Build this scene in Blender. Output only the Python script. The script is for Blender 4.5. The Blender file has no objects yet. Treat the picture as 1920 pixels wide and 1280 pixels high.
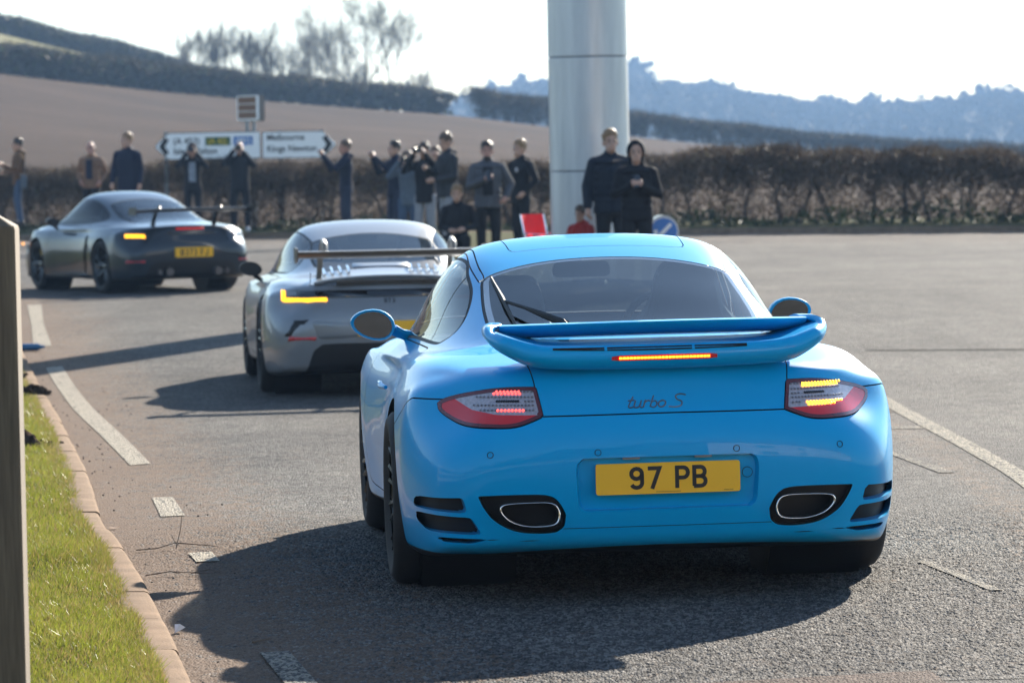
import bpy, bmesh, math, random
import numpy as np
from mathutils import Vector, Matrix
from mathutils.bvhtree import BVHTree
R = math.radians
rng = np.random.default_rng(7)
random.seed(7)
SC = bpy.context.scene
COL = SC.collection

# ------------------------------------------------------------------ camera, sky, sun, exposure
cam_d = bpy.data.cameras.new('camera')
cam = bpy.data.objects.new('camera', cam_d); COL.objects.link(cam)
cam_d.lens = 142.5; cam_d.sensor_width = 36; cam_d.clip_start = .5; cam_d.clip_end = 12000
CAM_H = 1.61
cam.location = (0, 0, CAM_H)
cam.rotation_euler = (Matrix.Rotation(R(90 - 2.599), 4, 'X') @ Matrix.Rotation(R(1.108), 4, 'Z').inverted()).to_euler()
cam_d.dof.use_dof = True; cam_d.dof.focus_distance = 14.9; cam_d.dof.aperture_fstop = 7.2
SC.camera = cam
SUN_AZ, SUN_EL = R(22.0), R(24.0)          # azimuth measured to the right of the view axis
world = bpy.data.worlds.new('World'); SC.world = world; world.use_nodes = True
wn = world.node_tree.nodes; wl = world.node_tree.links
sky = wn.new('ShaderNodeTexSky'); sky.sky_type = 'NISHITA'; sky.sun_disc = False
sky.sun_elevation = SUN_EL; sky.sun_rotation = SUN_AZ
sky.air_density = 1.0; sky.dust_density = .05; sky.ozone_density = 1.0
bgn = wn['Background']; bgn.inputs['Strength'].default_value = 0.055
wl.new(sky.outputs['Color'], bgn.inputs['Color'])
sun_d = bpy.data.lights.new('sun', 'SUN'); sun = bpy.data.objects.new('sun', sun_d); COL.objects.link(sun)
sun_d.energy = 4.0; sun_d.angle = R(.5); sun_d.color = (1, .915, .79)
sdir = Vector((math.sin(SUN_AZ) * math.cos(SUN_EL), math.cos(SUN_AZ) * math.cos(SUN_EL), math.sin(SUN_EL)))
sun.rotation_euler = sdir.to_track_quat('Z', 'Y').to_euler(); sun.location = (8, 40, 30)
SC.view_settings.view_transform = 'Standard'; SC.view_settings.look = 'None'
SC.view_settings.exposure = 2.2; SC.view_settings.gamma = 1
SC.view_settings.use_curve_mapping = False
SC.render.engine = 'CYCLES'
SC.cycles.use_denoising = True
SC.cycles.max_bounces = 8; SC.cycles.transparent_max_bounces = 12
SC.cycles.sample_clamp_indirect = 8

# ------------------------------------------------------------------ helpers
def empty(name, loc=(0, 0, 0), rz=0, label=None, cat=None, group=None, kind=None):
    o = bpy.data.objects.new(name, None); COL.objects.link(o)
    o.location = loc; o.rotation_euler = (0, 0, rz); o.empty_display_size = .2
    return tag(o, label, cat, group, kind)
def tag(o, label=None, cat=None, group=None, kind=None):
    if label: o['label'] = label
    if cat: o['category'] = cat
    if group: o['group'] = group
    if kind: o['kind'] = kind
    return o
def link(name, me, parent=None, mat=None):
    o = bpy.data.objects.new(name, me); COL.objects.link(o)
    if parent is not None: o.parent = parent
    for m in ([] if mat is None else mat if isinstance(mat, (list, tuple)) else [mat]): me.materials.append(m)
    return o
def mesh(name, V, F, mat=None, parent=None, smooth=True, N=None, midx=None, sharp=None):
    me = bpy.data.meshes.new(name)
    V = np.asarray(V, float)
    me.from_pydata(V.tolist(), [], [list(map(int, f)) for f in F] if not isinstance(F, np.ndarray) else F.tolist())
    if smooth: me.polygons.foreach_set('use_smooth', [True] * len(me.polygons))
    if midx is not None: me.polygons.foreach_set('material_index', [int(i) for i in midx])
    me.update()
    if N is not None: me.normals_split_custom_set_from_vertices(np.asarray(N, float).tolist())
    elif sharp: me.set_sharp_from_angle(angle=R(sharp))
    return link(name, me, parent, mat)

class MB:
    """collects simple shapes into one mesh"""
    def __init__(s): s.V = []; s.F = []; s.M = []; s.mi = 0
    def add(s, V, F):
        b = len(s.V); s.V += [tuple(v) for v in V]; s.F += [[i + b for i in f] for f in F]; s.M += [s.mi] * len(F)
        return s
    def box(s, lo, hi, T=None):
        x0, y0, z0 = lo; x1, y1, z1 = hi
        V = [(x0, y0, z0), (x1, y0, z0), (x1, y1, z0), (x0, y1, z0), (x0, y0, z1), (x1, y0, z1), (x1, y1, z1), (x0, y1, z1)]
        if T is not None: V = [tuple(T @ Vector(v)) for v in V]
        return s.add(V, [(0, 3, 2, 1), (4, 5, 6, 7), (0, 1, 5, 4), (1, 2, 6, 5), (2, 3, 7, 6), (3, 0, 4, 7)])
    def tube(s, pts, rad, n=8, closed=False, cap=True, flat=1.0):
        pts = [Vector(p) for p in pts]; m = len(pts); rad = rad if hasattr(rad, '__len__') else [rad] * m
        V = []; up = None
        for i, p in enumerate(pts):
            a = pts[(i - 1) % m] if (closed or i) else p; b = pts[(i + 1) % m] if (closed or i < m - 1) else p
            t = (b - a).normalized()
            if up is None: up = t.orthogonal().normalized()
            up = (up - t * up.dot(t)); up = up.normalized() if up.length > 1e-6 else t.orthogonal().normalized()
            w = t.cross(up)
            for k in range(n):
                A = 2 * math.pi * k / n
                V.append(p + (up * math.cos(A) * flat + w * math.sin(A)) * rad[i])
        F = []
        for i in range(m if closed else m - 1):
            for k in range(n):
                F.append((i * n + k, i * n + (k + 1) % n, ((i + 1) % m) * n + (k + 1) % n, ((i + 1) % m) * n + k))
        if cap and not closed: F += [tuple(range(n))[::-1], tuple(range((m - 1) * n, m * n))]
        return s.add(V, F)
    def lathe(s, prof, n=32, T=None, cap=False):
        """prof (r,h) turned about z"""
        V = []; m = len(prof)
        for r, h in prof:
            for k in range(n):
                A = 2 * math.pi * k / n; v = Vector((r * math.cos(A), r * math.sin(A), h)); V.append(T @ v if T is not None else v)
        F = [(i * n + k, i * n + (k + 1) % n, (i + 1) * n + (k + 1) % n, (i + 1) * n + k) for i in range(m - 1) for k in range(n)]
        if cap: F += [tuple(range(n))[::-1], tuple(range((m - 1) * n, m * n))]
        return s.add(V, F)
    def ell(s, c, r, n=12, m=8, T=None):
        V = []; F = []
        for i in range(m + 1):
            ph = math.pi * i / m
            for k in range(n):
                A = 2 * math.pi * k / n
                v = Vector((c[0] + r[0] * math.sin(ph) * math.cos(A), c[1] + r[1] * math.sin(ph) * math.sin(A), c[2] - r[2] * math.cos(ph)))
                V.append(T @ v if T is not None else v)
        F = [(i * n + k, i * n + (k + 1) % n, (i + 1) * n + (k + 1) % n, (i + 1) * n + k) for i in range(m) for k in range(n)]
        return s.add(V, F)
    def prism(s, poly, y0, y1, T=None):
        """closed polygon (x,z) between y0 and y1"""
        n = len(poly); V = [(x, y0, z) for x, z in poly] + [(x, y1, z) for x, z in poly]
        if T is not None: V = [tuple(T @ Vector(v)) for v in V]
        return s.add(V, [tuple(range(n)), tuple(range(n, 2 * n))[::-1]] + [(i, i + n, (i + 1) % n + n, (i + 1) % n) for i in range(n)])
    def build(s, name, mat=None, parent=None, smooth=True, sharp=40):
        o = mesh(name, s.V, s.F, mat, parent, smooth, midx=s.M if s.mi else None, sharp=sharp if smooth else None)
        return o

def crom(P, k=6, closed=False):
    P = np.asarray(P, float); n = len(P); out = []
    for i in range(n if closed else n - 1):
        p0, p1, p2, p3 = (P[(i - 1) % n], P[i], P[(i + 1) % n], P[(i + 2) % n]) if closed else (P[max(i - 1, 0)], P[i], P[i + 1], P[min(i + 2, n - 1)])
        for j in range(k):
            t = j / k
            out.append(.5 * (2 * p1 + (p2 - p0) * t + (2 * p0 - 5 * p1 + 4 * p2 - p3) * t * t + (3 * p1 - p0 - 3 * p2 + p3) * t ** 3))
    if not closed: out.append(P[-1])
    return np.array(out)
def roundpoly(P, r, k=5):
    """round the corners of a closed polygon"""
    P = np.asarray(P, float); n = len(P); out = []
    for i in range(n):
        a, b, c = P[i - 1], P[i], P[(i + 1) % n]
        u = a - b; v = c - b; lu = np.linalg.norm(u); lv = np.linalg.norm(v)
        rr = min(r if not hasattr(r, '__len__') else r[i], .48 * lu, .48 * lv)
        p = b + u / lu * rr; q = b + v / lv * rr
        for j in range(k + 1):
            t = j / k; out.append((1 - t) ** 2 * p + 2 * t * (1 - t) * b + t * t * q)
    return np.array(out)
def sdf_line(P, L, closed=False):
    L = np.asarray(L, float); A = L if closed else L[:-1]; B = np.roll(L, -1, 0) if closed else L[1:]
    d = np.full(len(P), 1e9)
    for a, b in zip(A, B):
        ab = b - a; t = np.clip(((P - a) @ ab) / max(ab @ ab, 1e-12), 0, 1)
        d = np.minimum(d, np.hypot(*(P - a - t[:, None] * ab).T))
    return d
def sdf_poly(P, L):
    L = np.asarray(L, float); d = sdf_line(P, L, True); ins = np.zeros(len(P), bool)
    for a, b in zip(L, np.roll(L, -1, 0)):
        c = (a[1] > P[:, 1]) != (b[1] > P[:, 1])
        with np.errstate(divide='ignore', invalid='ignore'):
            xi = (b[0] - a[0]) * (P[:, 1] - a[1]) / (b[1] - a[1]) + a[0]
        ins ^= c & (P[:, 0] < xi)
    return np.where(ins, -d, d)

class Surf:
    """smooth triangle surface that can be cut along the zero line of a function of its points"""
    def __init__(s, V, N, T): s.V = np.asarray(V, float); s.N = np.asarray(N, float); s.T = np.asarray(T, int).reshape(-1, 3)
    def compact(s):
        u, inv = np.unique(s.T, return_inverse=True)
        return Surf(s.V[u], s.N[u], inv.reshape(-1, 3))
    def cut(s, d):
        d = np.where(np.abs(d) < 2e-5, 2e-5, d); T = s.T; ins = d < 0; k = ins[T].sum(1)
        Tin = [T[k == 3]]; Tout = [T[k == 0]]
        mix = T[(k == 1) | (k == 2)]
        if len(mix) == 0: return Surf(s.V, s.N, Tin[0]).compact(), Surf(s.V, s.N, Tout[0]).compact()
        km = ins[mix].sum(1); lone_in = km == 1
        flag = ins[mix] == lone_in[:, None]
        i0 = flag.argmax(1); rr = np.arange(len(mix))
        a = mix[rr, i0]; b = mix[rr, (i0 + 1) % 3]; c = mix[rr, (i0 + 2) % 3]
        nV = len(s.V)
        keys = np.concatenate([np.minimum(a, b) * nV + np.maximum(a, b), np.minimum(a, c) * nV + np.maximum(a, c)])
        uk, inv = np.unique(keys, return_inverse=True)
        p = uk // nV; q = uk % nV; t = (d[p] / (d[p] - d[q]))[:, None]
        V = np.vstack([s.V, s.V[p] * (1 - t) + s.V[q] * t])
        nn = s.N[p] * (1 - t) + s.N[q] * t; nn /= np.linalg.norm(nn, axis=1)[:, None] + 1e-12
        N = np.vstack([s.N, nn])
        ab = nV + inv[:len(a)]; ac = nV + inv[len(a):]
        lone = np.c_[a, ab, ac]; o1 = np.c_[ab, b, c]; o2 = np.c_[ab, c, ac]
        Tin += [lone[lone_in], o1[~lone_in], o2[~lone_in]]; Tout += [lone[~lone_in], o1[lone_in], o2[lone_in]]
        return Surf(V, N, np.vstack(Tin)).compact(), Surf(V, N, np.vstack(Tout)).compact()
    def offset(s, h): return Surf(s.V + s.N * h, s.N, s.T)
    def shift(s, v): return Surf(s.V + np.asarray(v), s.N, s.T)
    def edges(s):
        E = np.vstack([s.T[:, [0, 1]], s.T[:, [1, 2]], s.T[:, [2, 0]]])
        key = np.sort(E, 1); kk = key[:, 0] * len(s.V) + key[:, 1]
        u, idx, cnt = np.unique(kk, return_index=True, return_counts=True)
        return E[idx[cnt == 1]]
    def join(s, o): return Surf(np.vstack([s.V, o.V]), np.vstack([s.N, o.N]), np.vstack([s.T, o.T + len(s.V)]))
    def build(s, name, mat, parent): return mesh(name, s.V, s.T, mat, parent, True, N=s.N)
    def skirt(s, fn, cond=None):
        """wall from the open edge to fn(edge points)"""
        E = s.edges()
        if cond is not None: E = E[cond(s.V[E[:, 0]]) & cond(s.V[E[:, 1]])]
        if len(E) == 0: return [], []
        A = s.V[E[:, 0]]; B = s.V[E[:, 1]]; n = len(E)
        V = np.vstack([A, B, fn(A, s.N[E[:, 0]]), fn(B, s.N[E[:, 1]])])
        i = np.arange(n); F = np.c_[i, i + n, i + 3 * n, i + 2 * n]
        u, inv = np.unique(V.round(5), axis=0, return_inverse=True)
        return u, inv.reshape(-1)[F]

# ------------------------------------------------------------------ materials
MATS = {}
def nodes(name):
    m = bpy.data.materials.new(name); m.use_nodes = True
    nt = m.node_tree; return m, nt.nodes, nt.links, nt.nodes['Principled BSDF']
def M(name, col, rough=.5, metal=0, spec=.5, coat=0, coat_r=.03, emit=None, es=0, trans=0, alpha=1, ior=1.45, noise=0, nscale=40, bump=0, bscale=200):
    if name in MATS: return MATS[name]
    m, n, l, b = nodes(name)
    b.inputs['Base Color'].default_value = (*col, 1); b.inputs['Roughness'].default_value = rough; b.inputs['Metallic'].default_value = metal
    b.inputs['Specular IOR Level'].default_value = spec; b.inputs['Coat Weight'].default_value = coat; b.inputs['Coat Roughness'].default_value = coat_r
    b.inputs['Transmission Weight'].default_value = trans; b.inputs['Alpha'].default_value = alpha; b.inputs['IOR'].default_value = ior
    if emit: b.inputs['Emission Color'].default_value = (*emit, 1); b.inputs['Emission Strength'].default_value = es
    if noise or bump:
        tc = n.new('ShaderNodeTexCoord')
    if noise:
        t = n.new('ShaderNodeTexNoise'); t.inputs['Scale'].default_value = nscale; t.inputs['Detail'].default_value = 5; l.new(tc.outputs['Object'], t.inputs['Vector'])
        mx = n.new('ShaderNodeMix'); mx.data_type = 'RGBA'; l.new(t.outputs['Fac'], mx.inputs['Factor'])
        mx.inputs['A'].default_value = (*[c * (1 - noise) for c in col], 1); mx.inputs['B'].default_value = (*[min(1, c * (1 + noise)) for c in col], 1)
        l.new(mx.outputs['Result'], b.inputs['Base Color'])
    if bump:
        t = n.new('ShaderNodeTexNoise'); t.inputs['Scale'].default_value = bscale; t.inputs['Detail'].default_value = 4; l.new(tc.outputs['Object'], t.inputs['Vector'])
        bp = n.new('ShaderNodeBump'); bp.inputs['Strength'].default_value = bump; bp.inputs['Distance'].default_value = .01
        l.new(t.outputs['Fac'], bp.inputs['Height']); l.new(bp.outputs['Normal'], b.inputs['Normal'])
    MATS[name] = m; return m
def glass(name, tint, rough=.0, mixf=.8, base=(.01, .012, .015)):
    """thin pane: tinted see-through plus mirror reflection"""
    if name in MATS: return MATS[name]
    m, n, l, b = nodes(name); out = n['Material Output']
    tr = n.new('ShaderNodeBsdfTransparent'); tr.inputs['Color'].default_value = (*tint, 1)
    gl = n.new('ShaderNodeBsdfGlossy'); gl.inputs['Roughness'].default_value = rough; gl.inputs['Color'].default_value = (1, 1, 1, 1)
    fr = n.new('ShaderNodeFresnel'); fr.inputs['IOR'].default_value = 1.33
    mu = n.new('ShaderNodeMath'); mu.operation = 'MULTIPLY'; mu.inputs[1].default_value = .85; mu.use_clamp = True; l.new(fr.outputs[0], mu.inputs[0])
    mx = n.new('ShaderNodeMixShader'); l.new(mu.outputs[0], mx.inputs[0]); l.new(tr.outputs[0], mx.inputs[1]); l.new(gl.outputs[0], mx.inputs[2])
    l.new(mx.outputs[0], out.inputs['Surface']); MATS[name] = m; return m
# ------------------------------------------------------------------ ground heights
def sm(t): t = np.clip(t, 0, 1); return t * t * (3 - 2 * t)
def gz(x, y):
    """height of the tarmac: slight cross fall, a shallow dip and a gentle rise to the far kerb"""
    return .006 * np.clip(x - .45, -10, 10) - .15 * np.exp(-((y - 32) / 8) ** 2) + .08 * sm((y - 58) / 20)
def edge_d(x, y):
    """metres beyond the far kerb line"""
    return (x + 5.7) * .632 + (y - 84.2) * .774
KERB = np.array([(-.40, 8), (-.815, 11), (-1.033, 12.6), (-1.215, 13.92), (-1.461, 15.65), (-1.685, 17.13), (-1.879, 18.34), (-2.221, 21.05), (-2.568, 23.63), (-3.11, 27.66), (-3.681, 31.68), (-4.446, 36.87), (-5.4, 43), (-6.6, 50), (-8.4, 58), (-11, 66)])
def kerb_x(y): return np.interp(y, KERB[:, 1], KERB[:, 0])
# pixel-free description of the far land: direction (x/y) against the foot of the upper hedge
TH = np.array([-.30, -.20, -.126, -.087, -.047, -.0145, .010, .032, .058, .084, .13, .20, .30])
RU = np.array([230, 245, 258, 280, 300, 318, 330, 340, 350, 360, 370, 380, 390.])
ZU = np.array([11.5, 9.6, 7.6, 6.7, 5.75, 5.05, 4.05, 3.1, 2.0, .9, -.2, -1.5, -2])
ZS = np.array([24, 18.5, 13.6, 10.6, 5.0, 3.2, 2.2, 1.2, .2, -.6, -1.5, -2, -3])     # crest beyond the hedge
def far_z(x, y):
    th = x / np.maximum(y, 1); ru = np.interp(th, TH, RU); zu = np.interp(th, TH, ZU); zs = np.interp(th, TH, ZS)
    ye = 88 - x * .8
    t = np.clip((y - ye) / np.maximum(ru - ye, 1), 0, 1)
    z = .2 + (zu - .2) * (.55 * t + .45 * t * t)
    t2 = sm((y - ru) / 110); z = np.where(y > ru, zu + (zs - zu) * t2, z)
    z = np.where(y > ru + 110, zs + (-6 - zs) * sm((y - ru - 110) / 300), z)
    rid = np.interp(th, [-.3, -.1, -.03, -.014, -.008, 0, .010, .030, .0375, .049, .058, .068, .079, .097, .11, .119, .126, .2, .3],
                    [8, 10, 13, 18, 23, 24, 26.5, 29.5, 25.5, 23, 21, 18.5, 15, 15.5, 16.5, 18.5, 18.5, 15, 11])
    return np.where(y > 900, -6 + (rid + 6) * sm((y - 950) / 600), z)
# ------------------------------------------------------------------ ground, road and far land
def tex(n, l, kind, scale, vec, detail=4, rough=.5, **k):
    t = n.new({'noise': 'ShaderNodeTexNoise', 'voro': 'ShaderNodeTexVoronoi'}[kind])
    t.inputs['Scale'].default_value = scale
    if kind == 'noise': t.inputs['Detail'].default_value = detail; t.inputs['Roughness'].default_value = rough
    if 'feature' in k: t.feature = k['feature']
    l.new(vec, t.inputs['Vector']); return t
def ramp(n, l, src, stops):
    r = n.new('ShaderNodeValToRGB'); e = r.color_ramp.elements
    while len(e) < len(stops): e.new(.5)
    for i, (p, c) in enumerate(stops): e[i].position = p; e[i].color = (*c, 1)
    l.new(src, r.inputs[0]); return r
def mixc(n, l, fac, a, b, mode='MIX'):
    m = n.new('ShaderNodeMix'); m.data_type = 'RGBA'; m.blend_type = mode
    for s, v in (('Factor', fac), ('A', a), ('B', b)):
        if isinstance(v, (int, float)): m.inputs[s].default_value = v
        elif isinstance(v, tuple): m.inputs[s].default_value = (*v, 1)
        else: l.new(v, m.inputs[s])
    return m.outputs['Result']
def mth(n, l, op, a, b=None, clamp=False):
    m = n.new('ShaderNodeMath'); m.operation = op; m.use_clamp = clamp
    for i, v in enumerate((a, b)):
        if v is None: continue
        if isinstance(v, (int, float)): m.inputs[i].default_value = v
        else: l.new(v, m.inputs[i])
    return m.outputs[0]

def asphalt_mat(name, paintmix=None, base=((.020, .020, .021), (.078, .076, .074), (.26, .252, .24)), dirt=True):
    m, n, l, b = nodes(name); g = n.new('ShaderNodeNewGeometry'); P = g.outputs['Position']
    st = n.new('ShaderNodeMapping'); st.inputs['Scale'].default_value = (1, .42, 1); l.new(P, st.inputs[0])
    v1 = tex(n, l, 'voro', 95, st.outputs[0]); v2 = tex(n, l, 'voro', 200, P)
    sepc = n.new('ShaderNodeSeparateColor'); l.new(v1.outputs['Color'], sepc.inputs[0])
    sep2 = n.new('ShaderNodeSeparateColor'); l.new(v2.outputs['Color'], sep2.inputs[0])
    lane = n.new('ShaderNodeMapping'); lane.inputs['Scale'].default_value = (1, .16, 1); lane.inputs['Rotation'].default_value = (0, 0, R(8)); l.new(P, lane.inputs[0]); big = tex(n, l, 'noise', 1.1, lane.outputs[0], 6, .62); blot = tex(n, l, 'noise', .35, P, 5, .6); mid = tex(n, l, 'noise', 5, P, 5, .6)
    c = ramp(n, l, sepc.outputs[0], [(0, base[0]), (.45, base[1]), (.9, base[2])]).outputs[0]
    c2 = ramp(n, l, sep2.outputs[1], [(0, base[0]), (.6, base[1]), (1, base[2])]).outputs[0]
    c = mixc(n, l, .35, c, c2)
    c = mixc(n, l, mth(n, l, 'MULTIPLY', big.outputs[0], .55), c, (.105, .101, .096), 'MIX')
    br = ramp(n, l, mid.outputs[0], [(.3, (.78, .78, .78)), (.7, (1.15, 1.13, 1.1))]).outputs[0]
    c = mixc(n, l, 1.0, c, br, 'MULTIPLY')
    c = mixc(n, l, 1.0, c, ramp(n, l, big.outputs[0], [(.32, (.80, .80, .81)), (.66, (1.18, 1.17, 1.15))]).outputs[0], 'MULTIPLY')
    c = mixc(n, l, 1.0, c, ramp(n, l, blot.outputs[0], [(.35, (.84, .84, .85)), (.65, (1.14, 1.13, 1.11))]).outputs[0], 'MULTIPLY')
    hv = mth(n, l, 'SUBTRACT', 1.0, v1.outputs['Distance'])
    if dirt:
        a = n.new('ShaderNodeAttribute'); a.attribute_name = 'dirt'
        dn = tex(n, l, 'noise', 7, P, 8, .7); fine = tex(n, l, 'noise', 140, P, 3, .7)
        f = mth(n, l, 'ADD', a.outputs['Fac'], mth(n, l, 'MULTIPLY', mth(n, l, 'SUBTRACT', dn.outputs[0], .5), 1.5))
        f = mth(n, l, 'ADD', f, mth(n, l, 'MULTIPLY', mth(n, l, 'SUBTRACT', sepc.outputs[1], .5), .5))
        f = ramp(n, l, f, [(.42, (0, 0, 0)), (.78, (1, 1, 1))]).outputs[0]
        dc = ramp(n, l, fine.outputs[0], [(.25, (.075, .049, .034)), (.75, (.20, .142, .102))]).outputs[0]
        c = mixc(n, l, mth(n, l, 'MULTIPLY', f, .86), c, dc)
        bs = mth(n, l, 'SUBTRACT', 1.0, mth(n, l, 'MULTIPLY', f, .6))
    if paintmix:
        pc, wear = paintmix
        wn_ = tex(n, l, 'noise', 16, P, 8, .75)
        f = mth(n, l, 'ADD', wn_.outputs[0], mth(n, l, 'MULTIPLY', mth(n, l, 'SUBTRACT', sepc.outputs[1], .5), .45))
        f = ramp(n, l, f, [(wear - .06, (1, 1, 1)), (wear + .06, (0, 0, 0))]).outputs[0]
        pn = tex(n, l, 'noise', 60, P, 4); pcol = ramp(n, l, pn.outputs[0], [(.3, tuple(x * .72 for x in pc)), (.7, pc)]).outputs[0]
        c = mixc(n, l, f, c, pcol)
    l.new(c, b.inputs['Base Color']); b.inputs['Roughness'].default_value = .78; b.inputs['Specular IOR Level'].default_value = .02
    bp = n.new('ShaderNodeBump'); bp.inputs['Distance'].default_value = .010; bp.inputs['Strength'].default_value = 1.0
    hh = mth(n, l, 'ADD', mth(n, l, 'MULTIPLY', hv, 1.0), mth(n, l, 'MULTIPLY', mth(n, l, 'SUBTRACT', 1.0, v2.outputs['Distance']), .3))
    hh = mth(n, l, 'ADD', hh, mth(n, l, 'MULTIPLY', sepc.outputs[2], .5))
    l.new(hh, bp.inputs['Height']); l.new(bp.outputs[0], b.inputs['Normal'])
    if dirt: l.new(bs, bp.inputs['Strength'])
    return m
TARMAC = asphalt_mat('chipped tarmac')
LINE = asphalt_mat('worn road paint', ((.38, .34, .275), .66), dirt=False)
LINER = asphalt_mat('dirty road paint', ((.36, .325, .26), .535), dirt=False)
LINEF = asphalt_mat('faint road paint', ((.30, .27, .22), .455), dirt=False)

def grid(xs, ys, zf, name, mat, kind='structure', attr=None, uvw=None):
    X, Y = np.meshgrid(xs, ys); Z = zf(X, Y); n = len(xs)
    V = np.c_[X.ravel(), Y.ravel(), Z.ravel()]; i = np.arange(len(V)).reshape(X.shape)
    F = np.c_[i[:-1, :-1].ravel(), i[:-1, 1:].ravel(), i[1:, 1:].ravel(), i[1:, :-1].ravel()]
    o = mesh(name, V, F, mat); o['kind'] = kind
    if attr is not None:
        a = o.data.attributes.new('dirt', 'FLOAT', 'POINT'); a.data.foreach_set('value', attr(X, Y).ravel().astype(float))
    return o
def dirt_f(X, Y):
    d = X - kerb_x(Y)
    w = np.interp(Y, [8, 13, 18, 24, 36, 50], [.95, .85, .75, .70, .85, 1.1])
    f = .92 * np.clip(1 - d / (w * 1.5), 0, 1) ** .5
    f = np.where(d < .04, .95, f)
    # grit on the inside of the right-hand line
    dr = np.abs(X - np.interp(Y, [12, 19, 28], [1.9, 2.25, 2.35])); f = np.maximum(f, .50 * np.exp(-(dr / .22) ** 2) * (Y < 30))
    f = np.maximum(f, .46 * sm((edge_d(X, Y) + 14) / 12))
    return np.maximum(f, .22)
xs = np.r_[np.arange(-16, -6, .4), np.arange(-6, 3.5, .08), np.arange(3.5, 20, .4)]
ys = np.r_[np.arange(-40, 10, 1.), np.arange(10, 26, .1), np.arange(26, 44, .25), np.arange(44, 92, .6)]
road = grid(xs, ys, lambda X, Y: np.where(edge_d(X, Y) > .1, gz(X, Y) - .25 * np.clip(edge_d(X, Y), 0, 1), gz(X, Y)) - .03 * sm((kerb_x(Y) - .12 - X) / .3), 'road', TARMAC, attr=dirt_f)

# close to the camera the chippings stand up as real relief
def relief():
    xs_ = np.arange(-2.0, 2.6, .0080); ys_ = np.arange(12.2, 18.6, .0100); X, Y = np.meshgrid(xs_, ys_)
    X = X + rng.normal(0, .0012, X.shape); Y = Y + rng.normal(0, .0015, Y.shape)
    r1 = rng.random(X.shape); h = .55 * r1 + .45 * (np.roll(r1, 1, 0) + np.roll(r1, 1, 1) + np.roll(r1, -1, 0) + np.roll(r1, -1, 1)) / 4
    h = sm((h - .28) / .5)
    d = X - kerb_x(Y); sandy = np.clip(1 - d / .75, 0, 1)
    fade = np.minimum(1, np.minimum((18.55 - Y) / 1.5, np.minimum((2.55 - X) / .3, (Y - 12.2) / .1))).clip(0, 1)
    Z = gz(X, Y) + .0015 + .0062 * h * fade * (1 - .6 * sandy)
    keep = (d > .004)
    i = np.arange(X.size).reshape(X.shape); kq = keep[:-1, :-1] & keep[:-1, 1:] & keep[1:, 1:] & keep[1:, :-1]
    F = np.c_[i[:-1, :-1][kq], i[:-1, 1:][kq], i[1:, 1:][kq], i[1:, :-1][kq]]
    me = bpy.data.meshes.new('road'); V = np.c_[X.ravel(), Y.ravel(), Z.ravel()]
    me.vertices.add(len(V)); me.vertices.foreach_set('co', V.ravel()); me.loops.add(F.size); me.loops.foreach_set('vertex_index', F.ravel().astype(np.int32))
    me.polygons.add(len(F)); me.polygons.foreach_set('loop_start', np.arange(0, F.size, 4, dtype=np.int32)); me.polygons.foreach_set('loop_total', np.full(len(F), 4, dtype=np.int32))
    at = me.attributes.new('dirt', 'FLOAT', 'POINT'); at.data.foreach_set('value', dirt_f(X, Y).ravel().astype(np.float32)); me.update(calc_edges=True)
    o = link('road', me, None, TARMAC); o['kind'] = 'structure'
relief()
# painted lines: polygons on the road
def marking(name, poly, mat, h=.009, label=None):
    P = np.array(poly, float); c = []
    n = len(P) // 2; A = P[:n]; B = P[n:][::-1]   # two edges of equal count
    k = max(2, int(np.linalg.norm(A[-1] - A[0]) / .25)); V = []
    seg = np.linspace(0, 1, k + 1); s = np.linspace(0, 1, n)
    for t in seg:
        a = np.array([np.interp(t, s, A[:, j]) for j in (0, 1)]); b = np.array([np.interp(t, s, B[:, j]) for j in (0, 1)])
        for q in np.linspace(0, 1, 4): p = a + (b - a) * q; V.append((p[0], p[1], gz(p[0], p[1]) + (h if p[1] < 18.7 else .004)))
    F = [(4 * i + j, 4 * i + j + 1, 4 * i + j + 5, 4 * i + j + 4) for i in range(k) for j in range(3)]
    o = mesh(name, V, F, mat); o['kind'] = 'structure'; return o
marking('road_marking', [(-2.125, 22.35), (-2.66, 25.9), (-3.166, 29.2), (-4.08, 35.4), (-3.96, 35.6), (-3.05, 29.4), (-2.54, 26.0), (-2.02, 22.45)], LINE)
marking('road_marking', [(-4.55, 38.5), (-5.1, 43.0), (-5.77, 48.3), (-5.60, 48.3), (-4.97, 43.0), (-4.40, 38.7)], LINE)
marking('road_marking', [(-1.642, 18.72), (-1.785, 19.87), (-1.685, 19.90), (-1.532, 18.75)], LINE)
marking('road_marking', [(-1.30, 16.42), (-1.365, 16.81), (-1.27, 16.85), (-1.205, 16.43)], LINE)
marking('road_marking', [(-.68, 12.2), (-.85, 13.28), (-.755, 13.31), (-.58, 12.2)], LINEF)
marking('road_marking', [(2.38, 17.6), (2.43, 20.2), (2.44, 24.6), (2.50, 29.5), (2.62, 29.5), (2.555, 24.6), (2.54, 20.2), (2.49, 17.6)], LINER)
marking('road_marking', [(2.20, 24.0), (2.43, 23.95), (2.43, 24.25), (2.20, 24.3)], LINEF)
marking('road_marking', [(2.33, 26.1), (2.44, 26.0), (2.44, 26.35), (2.33, 26.45)], LINEF)
marking('road_marking', [(2.12, 20.2), (1.98, 22.1), (2.03, 22.1), (2.20, 20.2)], LINEF)
marking('road_marking', [(1.71, 14.6), (1.56, 15.7), (1.60, 15.7), (1.76, 14.6)], LINEF)
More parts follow.
